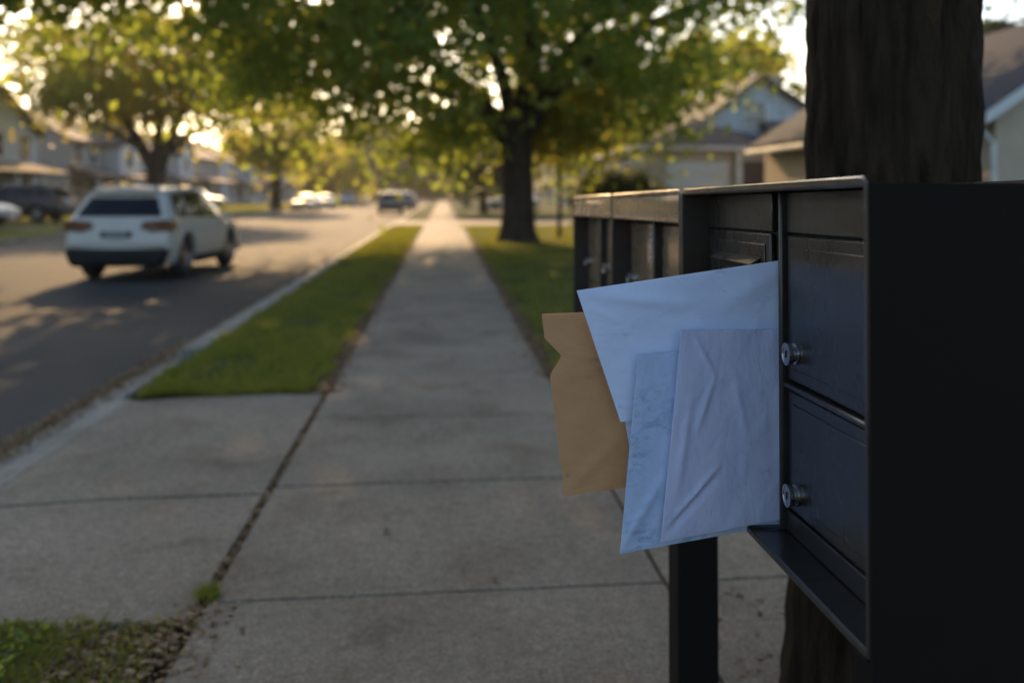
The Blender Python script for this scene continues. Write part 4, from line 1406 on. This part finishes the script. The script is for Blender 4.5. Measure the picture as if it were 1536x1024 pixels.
def make_car(spec, pm_, label, suv=True):
    S, n = car_surface(spec)
    t = thing('parked_car', label, 'car')
    b = MB()
    ni, nj = (n - 1) * 5, 24
    jl = [6 * k / nj for k in range(nj + 1)]
    grid = []
    for a in range(ni + 1):
        row = [S(a / 5, j) for j in jl]
        full = [Vector((-p.x, p.y, p.z)) for p in reversed(row)][:-1] + row   # roof centre appears once? handled by weld
        grid.append(full)
    k = len(b.v)
    m_ = len(grid[0])
    for row in grid:
        b.v += [tuple(p) for p in row]
    for a in range(ni):
        for c in range(m_ - 1):
            b.f.append((a * m_ + c, a * m_ + c + 1, (a + 1) * m_ + c + 1, (a + 1) * m_ + c))
        # close between last (roof centre) and first (roof centre) -- same point, welded on build
    for a, flip in ((0, False), (ni, True)):
        row = list(range(a * m_, a * m_ + m_))
        # rows of quads between the mirrored halves
        nxc = 10
        rows_ = []
        for c in range(nj + 1):
            l_, r_ = grid[a][m_ - 1 - c], grid[a][c]     # mirrored pair at the same height
            ids = []
            for q in range(nxc + 1):
                f_ = q / nxc
                if q == 0:
                    ids.append(row[m_ - 1 - c])
                elif q == nxc:
                    ids.append(row[c])
                else:
                    p_ = l_.lerp(r_, f_)
                    bow = 0.045 * (1 - (2 * f_ - 1) ** 2) * (min(1.0, abs(r_.x - l_.x) / 0.9))
                    b.v.append((p_.x, p_.y + (-bow if a == 0 else bow), p_.z))
                    ids.append(len(b.v) - 1)
            rows_.append(ids)
        for c in range(nj):
            for q in range(nxc):
                fc = (rows_[c][q], rows_[c][q + 1], rows_[c + 1][q + 1], rows_[c + 1][q])
                b.f.append(fc)
    body = b.build('body', pm_, t, smooth=True)
    cut = []
    for yy in spec['ax']:
        for s in (-1, 1):
            c = MB().lathe([(0, spec['rw'] + 0.055), (0.42, spec['rw'] + 0.055)], (s * 0.58, yy, spec['rw'] + 0.01), (s, 0, 0), 32).build('cutter', M['plastic'])
            cut.append(c)
    bpy.context.view_layer.update()
    boolean_cut(body, cut)
    body.data.polygons.foreach_set("use_smooth", [True] * len(body.data.polygons))
    body.data.set_sharp_from_angle(angle=R(32))

    def patch(name, mat, i0, i1, j0, j1, off, sides=(-1, 1), ns=8, parent=t):
        objs = []
        for s in sides:
            p = MB()
            P_ = [[S(i0 + (i1 - i0) * a / ns, j0 + (j1 - j0) * c / ns) for c in range(ns + 1)] for a in range(ns + 1)]
            vs = []
            for a in range(ns + 1):
                for c in range(ns + 1):
                    du = P_[min(a + 1, ns)][c] - P_[max(a - 1, 0)][c]
                    dv = P_[a][min(c + 1, ns)] - P_[a][max(c - 1, 0)]
                    nn = du.cross(dv)
                    if nn.length > 1e-9:
                        nn.normalize()
                    if nn.dot(Vector((1, 0, 0.3))) < 0:
                        nn = -nn
                    q = P_[a][c] + nn * off
                    vs.append((s * q.x, q.y, q.z))
            W = ns + 1
            p.add(vs, [(a * W + c, a * W + c + 1, (a + 1) * W + c + 1, (a + 1) * W + c) for a in range(ns) for c in range(ns)])
            objs.append(p.build(name, mat, parent, smooth=True))
        return objs
    # glazing
    st = spec['st']
    if suv:
        patch('side_window', M['glass'], 1.25, 2.0, 3.12, 3.86, 0.006)
        patch('side_window', M['glass'], 2.06, 2.95, 3.12, 3.88, 0.006)
        patch('side_window', M['glass'], 3.03, 4.25, 3.12, 3.86, 0.006)
        ws = (4.12, 4.9)
    else:
        patch('side_window', M['glass'], 2.7, 3.9, 3.15, 3.85, 0.006)
        patch('side_window', M['glass'], 3.97, 5.25, 3.15, 3.85, 0.006)
        ws = (5.12, 5.9)
    # windscreen across the roof strip
    def strip(name, i0, i1, j0, off, mat):
        p = MB()
        ns = 8
        vs = []
        for a in range(ns + 1):
            i = i0 + (i1 - i0) * a / ns
            half = [S(i, j0 + (6 - j0) * c / 6) + Vector((0, 0, off)) for c in range(7)]
            row = [Vector((-q.x, q.y, q.z)) for q in half][:6] + [half[6]] + list(reversed(half[:6]))
            vs += row
        W = 13
        p.add(vs, [(a * W + c, a * W + c + 1, (a + 1) * W + c + 1, (a + 1) * W + c) for a in range(ns) for c in range(W - 1)])
        return p.build(name, mat, t, smooth=True)
    strip('windscreen', ws[0], ws[1], 4.15, 0.012, M['glass'])
    if suv:
        # tailgate glass
        A, B_ = Vector(S(0, 3.25)), Vector(S(0, 3.92))
        p = MB()
        vs = []
        for c in range(7):
            q = S(0, 3.22 + 0.66 * c / 6)
            for a in range(13):
                xx = -0.93 + 1.86 * a / 12
                bow = 0.045 * (1 - (0.93 * xx / 0.93) ** 2)
                vs.append((q.x * xx, q.y - 0.014 - bow, q.z))
        p.add(vs, [(c * 13 + a, c * 13 + a + 1, (c + 1) * 13 + a + 1, (c + 1) * 13 + a) for c in range(6) for a in range(12)])
        rwn = p.build('rear_window', M['glass'], t, smooth=True)
        MB().tube([(0.0, -2.13, 1.16), (0.25, -2.08, 1.2), (0.5, -2.06, 1.22)], [0.009, 0.008, 0.005], 6).build('wiper', M['plastic'], rwn)
        MB().prism([Vector((-0.56, -1.98, 1.575)), Vector((-0.56, -1.70, 1.66)), Vector((-0.56, -1.70, 1.70)), Vector((-0.56, -2.0, 1.60))], (1.12, 0, 0)).build('spoiler', pm_, t, bevel=0.008)
        for s in (-1, 1):
            MB().tube([(s * 0.60, -1.5, 1.68), (s * 0.615, -1.2, 1.735), (s * 0.63, -0.2, 1.75), (s * 0.60, 0.35, 1.70)], [0.016, 0.018, 0.018, 0.014], 8).build('roof_rail', M['plastic'], t, smooth=True)
        MB().prism([Vector((-0.93, -2.0, 0.60)), Vector((-0.80, -2.0, 0.27)), Vector((0.80, -2.0, 0.27)), Vector((0.93, -2.0, 0.60))], (0, -0.36, 0)).build('rear_bumper', M['plastic'], t, bevel=0.09, seg=3)
        MB().box(-0.84, 0.84, -2.315, -2.10, 0.612, 0.76).build('bumper_cover', pm_, t, bevel=0.05, seg=3)
        for s in (-1, 1):
            x0, x1 = sorted((s * 0.40, s * 0.90))
            tl = MB().prism([Vector((s * 0.40, -2.285, 0.96)), Vector((s * 0.46, -2.28, 1.07)), Vector((s * 0.895, -2.25, 1.11)), Vector((s * 0.925, -2.24, 0.90)), Vector((s * 0.60, -2.29, 0.88))], (0, 0.16, 0))
            x0, x1 = sorted((s * 0.80, s * 0.962))
            tl.box(x0, x1, -2.235, -1.93, 0.915, 1.085)
            tl.build('tail_light', M['lens_red'], t, bevel=0.02)
        MB().box(-0.27, 0.27, -2.318, -2.20, 0.79, 0.90).build('plate_recess', M['plastic'], t, bevel=0.02)
        MB().box(-0.20, 0.20, -2.330, -2.310, 0.785, 0.895).build('number_plate', M['plate'], t, bevel=0.004)
        for s in (-1, 1):
            x0, x1 = sorted((s * 0.885, s * 0.965))
            MB().box(x0, x1, spec['ax'][0] + 0.46, spec['ax'][1] - 0.46, 0.25, 0.40).build('sill_trim', M['plastic'], t, bevel=0.02)
        MB().box(-0.84, 0.84, 2.20, 2.44, 0.30, 0.52).build('front_bumper', M['plastic'], t, bevel=0.06, seg=3)
    else:
        strip('rear_window', 2.25, 2.92, 4.15, 0.012, M['glass'])
        for s in (-1, 1):
            MB().prism([Vector((s * 0.42, -2.36, 0.86)), Vector((s * 0.80, -2.30, 0.90)), Vector((s * 0.88, -2.12, 0.90)), Vector((s * 0.88, -2.12, 0.76)), Vector((s * 0.78, -2.36, 0.73)), Vector((s * 0.42, -2.38, 0.76))], (0, 0.08, 0)).build('tail_light', M['lens_red'], t, bevel=0.015)
        MB().box(-0.80, 0.80, -2.42, -2.1, 0.30, 0.56).build('rear_bumper', M['plastic'], t, bevel=0.07, seg=3)
        MB().box(-0.78, 0.78, 2.10, 2.38, 0.28, 0.48).build('front_bumper', M['plastic'], t, bevel=0.06, seg=3)
    fy = 2.22 if suv else 2.18
    hz = 0.76 if suv else 0.66
    for s in (-1, 1):
        MB().prism([Vector((s * 0.50, fy + 0.06, hz)), Vector((s * 0.84, fy - 0.16, hz + 0.03)), Vector((s * 0.86, fy - 0.20, hz + 0.13)), Vector((s * 0.55, fy + 0.02, hz + 0.11))], (0, 0.07, 0)).build('headlight', M['lens_clear'], t, bevel=0.015)
    MB().box(-0.48, 0.48, fy + 0.05, fy + 0.19, hz - 0.14, hz + 0.02).build('grille', M['plastic'], t, bevel=0.02)
    for s in (-1, 1):
        MB().box(min(s * 0.90, s * 1.08), max(s * 0.90, s * 1.08), 0.80 if suv else 0.85, 0.96, 1.02 if suv else 0.94, 1.16 if suv else 1.06).build('mirror', pm_, t, bevel=0.04, seg=3)
        for yy in (-0.55, 0.45):
            MB().box(min(s * 0.925, s * 0.965), max(s * 0.925, s * 0.965), yy - 0.1, yy + 0.1, 0.90 if suv else 0.82, 0.93 if suv else 0.85).build('door_handle', pm_, t, bevel=0.008)
    # wheels
    r = spec['rw']
    for yy in spec['ax']:
        for s in (-1, 1):
            xo = s * (0.90 if suv else 0.86)
            wh = MB().lathe([(-0.20, r * 0.62), (-0.20, r * 0.93), (-0.17, r), (-0.03, r), (0.0, r * 0.93), (0.005, r * 0.66), (-0.03, r * 0.64), (-0.03, r * 0.60)], (xo, yy, r), (s, 0, 0), 30).build('wheel', M['tyre'], t, smooth=True)
            rm = MB().lathe([(-0.16, r * 0.3), (-0.16, r * 0.60), (-0.02, r * 0.62), (-0.012, r * 0.60), (-0.05, r * 0.55), (-0.07, r * 0.5), (-0.07, 0.01)], (xo, yy, r), (s, 0, 0), 30)
            for q in range(5):
                a = q * 2 * PI / 5 + 0.3
                da = Vector((0, math.cos(a), math.sin(a)))
                db = Vector((0, -math.sin(a), math.cos(a)))
                o_ = Vector((xo - s * 0.045, yy, r))
                rm.prism([o_ + da * 0.03 + db * 0.045, o_ + da * 0.03 - db * 0.045, o_ + da * r * 0.58 - db * 0.028, o_ + da * r * 0.58 + db * 0.028], (s * 0.025, 0, 0))
            rm.lathe([(-0.06, 0.055), (-0.015, 0.055), (-0.012, 0.045)], (xo, yy, r), (s, 0, 0), 16)
            rm.build('rim', M['rim'], wh, smooth=True)
    return t


RZ = -0.125
suv = make_car(SUV, M['p_white'], 'white wagon-style car driving away on the street, rear three-quarter view', True)
suv.name = 'moving_car'
suv['category'] = 'car'
suv.location = (-5.6, 19.5, RZ)
suv.rotation_euler = (0, 0, R(-4))
sedan = make_car(SEDAN, M['p_silver'], 'silver sedan parked at the left kerb with its headlights towards the camera', False)


def recolour(root, old, new):
    for ch in root.children_recursive:
        if ch.type == 'MESH' and ch.data.materials and ch.data.materials[0] == old:
            ch.data = ch.data.copy()
            ch.data.materials[0] = new


GP = 'cars parked along the street'
sedan['group'] = GP
sedan.location = (-12.0, 84, RZ)
sedan.rotation_euler = (0, 0, R(176))


def place(src, srcmat, mat, label, loc, rz):
    c = copy_tree(src)
    c.name = 'parked_car'
    c['label'] = label
    c['category'] = 'car'
    c['group'] = GP
    c.location = loc
    c.rotation_euler = (0, 0, R(rz))
    bpy.context.view_layer.update()
    recolour(c, srcmat, mat)
    return c


place(suv, M['p_white'], M['p_black'], 'black high-roofed car parked on the left lawn driveway behind the white car', (-19.4, 45.1, 0.135), 84)
place(sedan, M['p_silver'], M['p_silver'], 'silver car nose peeking in at the left photo edge', (-18.9, 38.0, 0.13), -91)
place(sedan, M['p_silver'], M['p_white'], 'white sedan parked behind the silver sedan at the left kerb', (-12.0, 98, RZ), 180)
place(suv, M['p_white'], M['p_blue'], 'blue-grey car third in the left kerb row', (-11.9, 118, RZ), 180)
place(sedan, M['p_silver'], M['p_blue'], 'blue-grey sedan farthest in the left kerb row', (-11.9, 134, RZ), 180)
place(suv, M['p_white'], M['p_grey'], 'grey car parked at the right kerb seen from behind, nearest of that row', (-4.0, 72, RZ), 3)
place(suv, M['p_white'], M['p_blue'], 'blue-grey car second in the right kerb row', (-3.7, 88, RZ), 0)
place(sedan, M['p_silver'], M['p_dark'], 'dark blue car farthest in the right kerb row', (-3.7, 103, RZ), 0)
place(suv, M['p_white'], M['p_white'], 'white car on a house driveway left of the slim street tree', (-20.0, 78, 0.14), -86)
place(sedan, M['p_silver'], M['p_silver'], 'silver car on a driveway left of the big tree trunk', (6.0, 82, 0.0), 80)

# ------------------------------------------------------------------ evening haze
hm = bpy.data.materials.new('haze')
hm.use_nodes = True
hn = hm.node_tree
hn.nodes.remove(hn.nodes['Principled BSDF'])
vol = hn.nodes.new('ShaderNodeVolumePrincipled')
vol.inputs['Color'].default_value = (0.95, 0.92, 0.88, 1)
vol.inputs['Density'].default_value = 0.00035
vol.inputs['Anisotropy'].default_value = 0.45
hn.links.new(vol.outputs[0], hn.nodes['Material Output'].inputs['Volume'])
hz_ = MB().box(-400, 400, -70, 405, -1.2, 24).build('haze', hm)
tag(hz_, kind='stuff')
hz_['label'] = 'thin warm evening haze in the air over the street'
hz_['category'] = 'haze'
cy.volume_bounces = 0
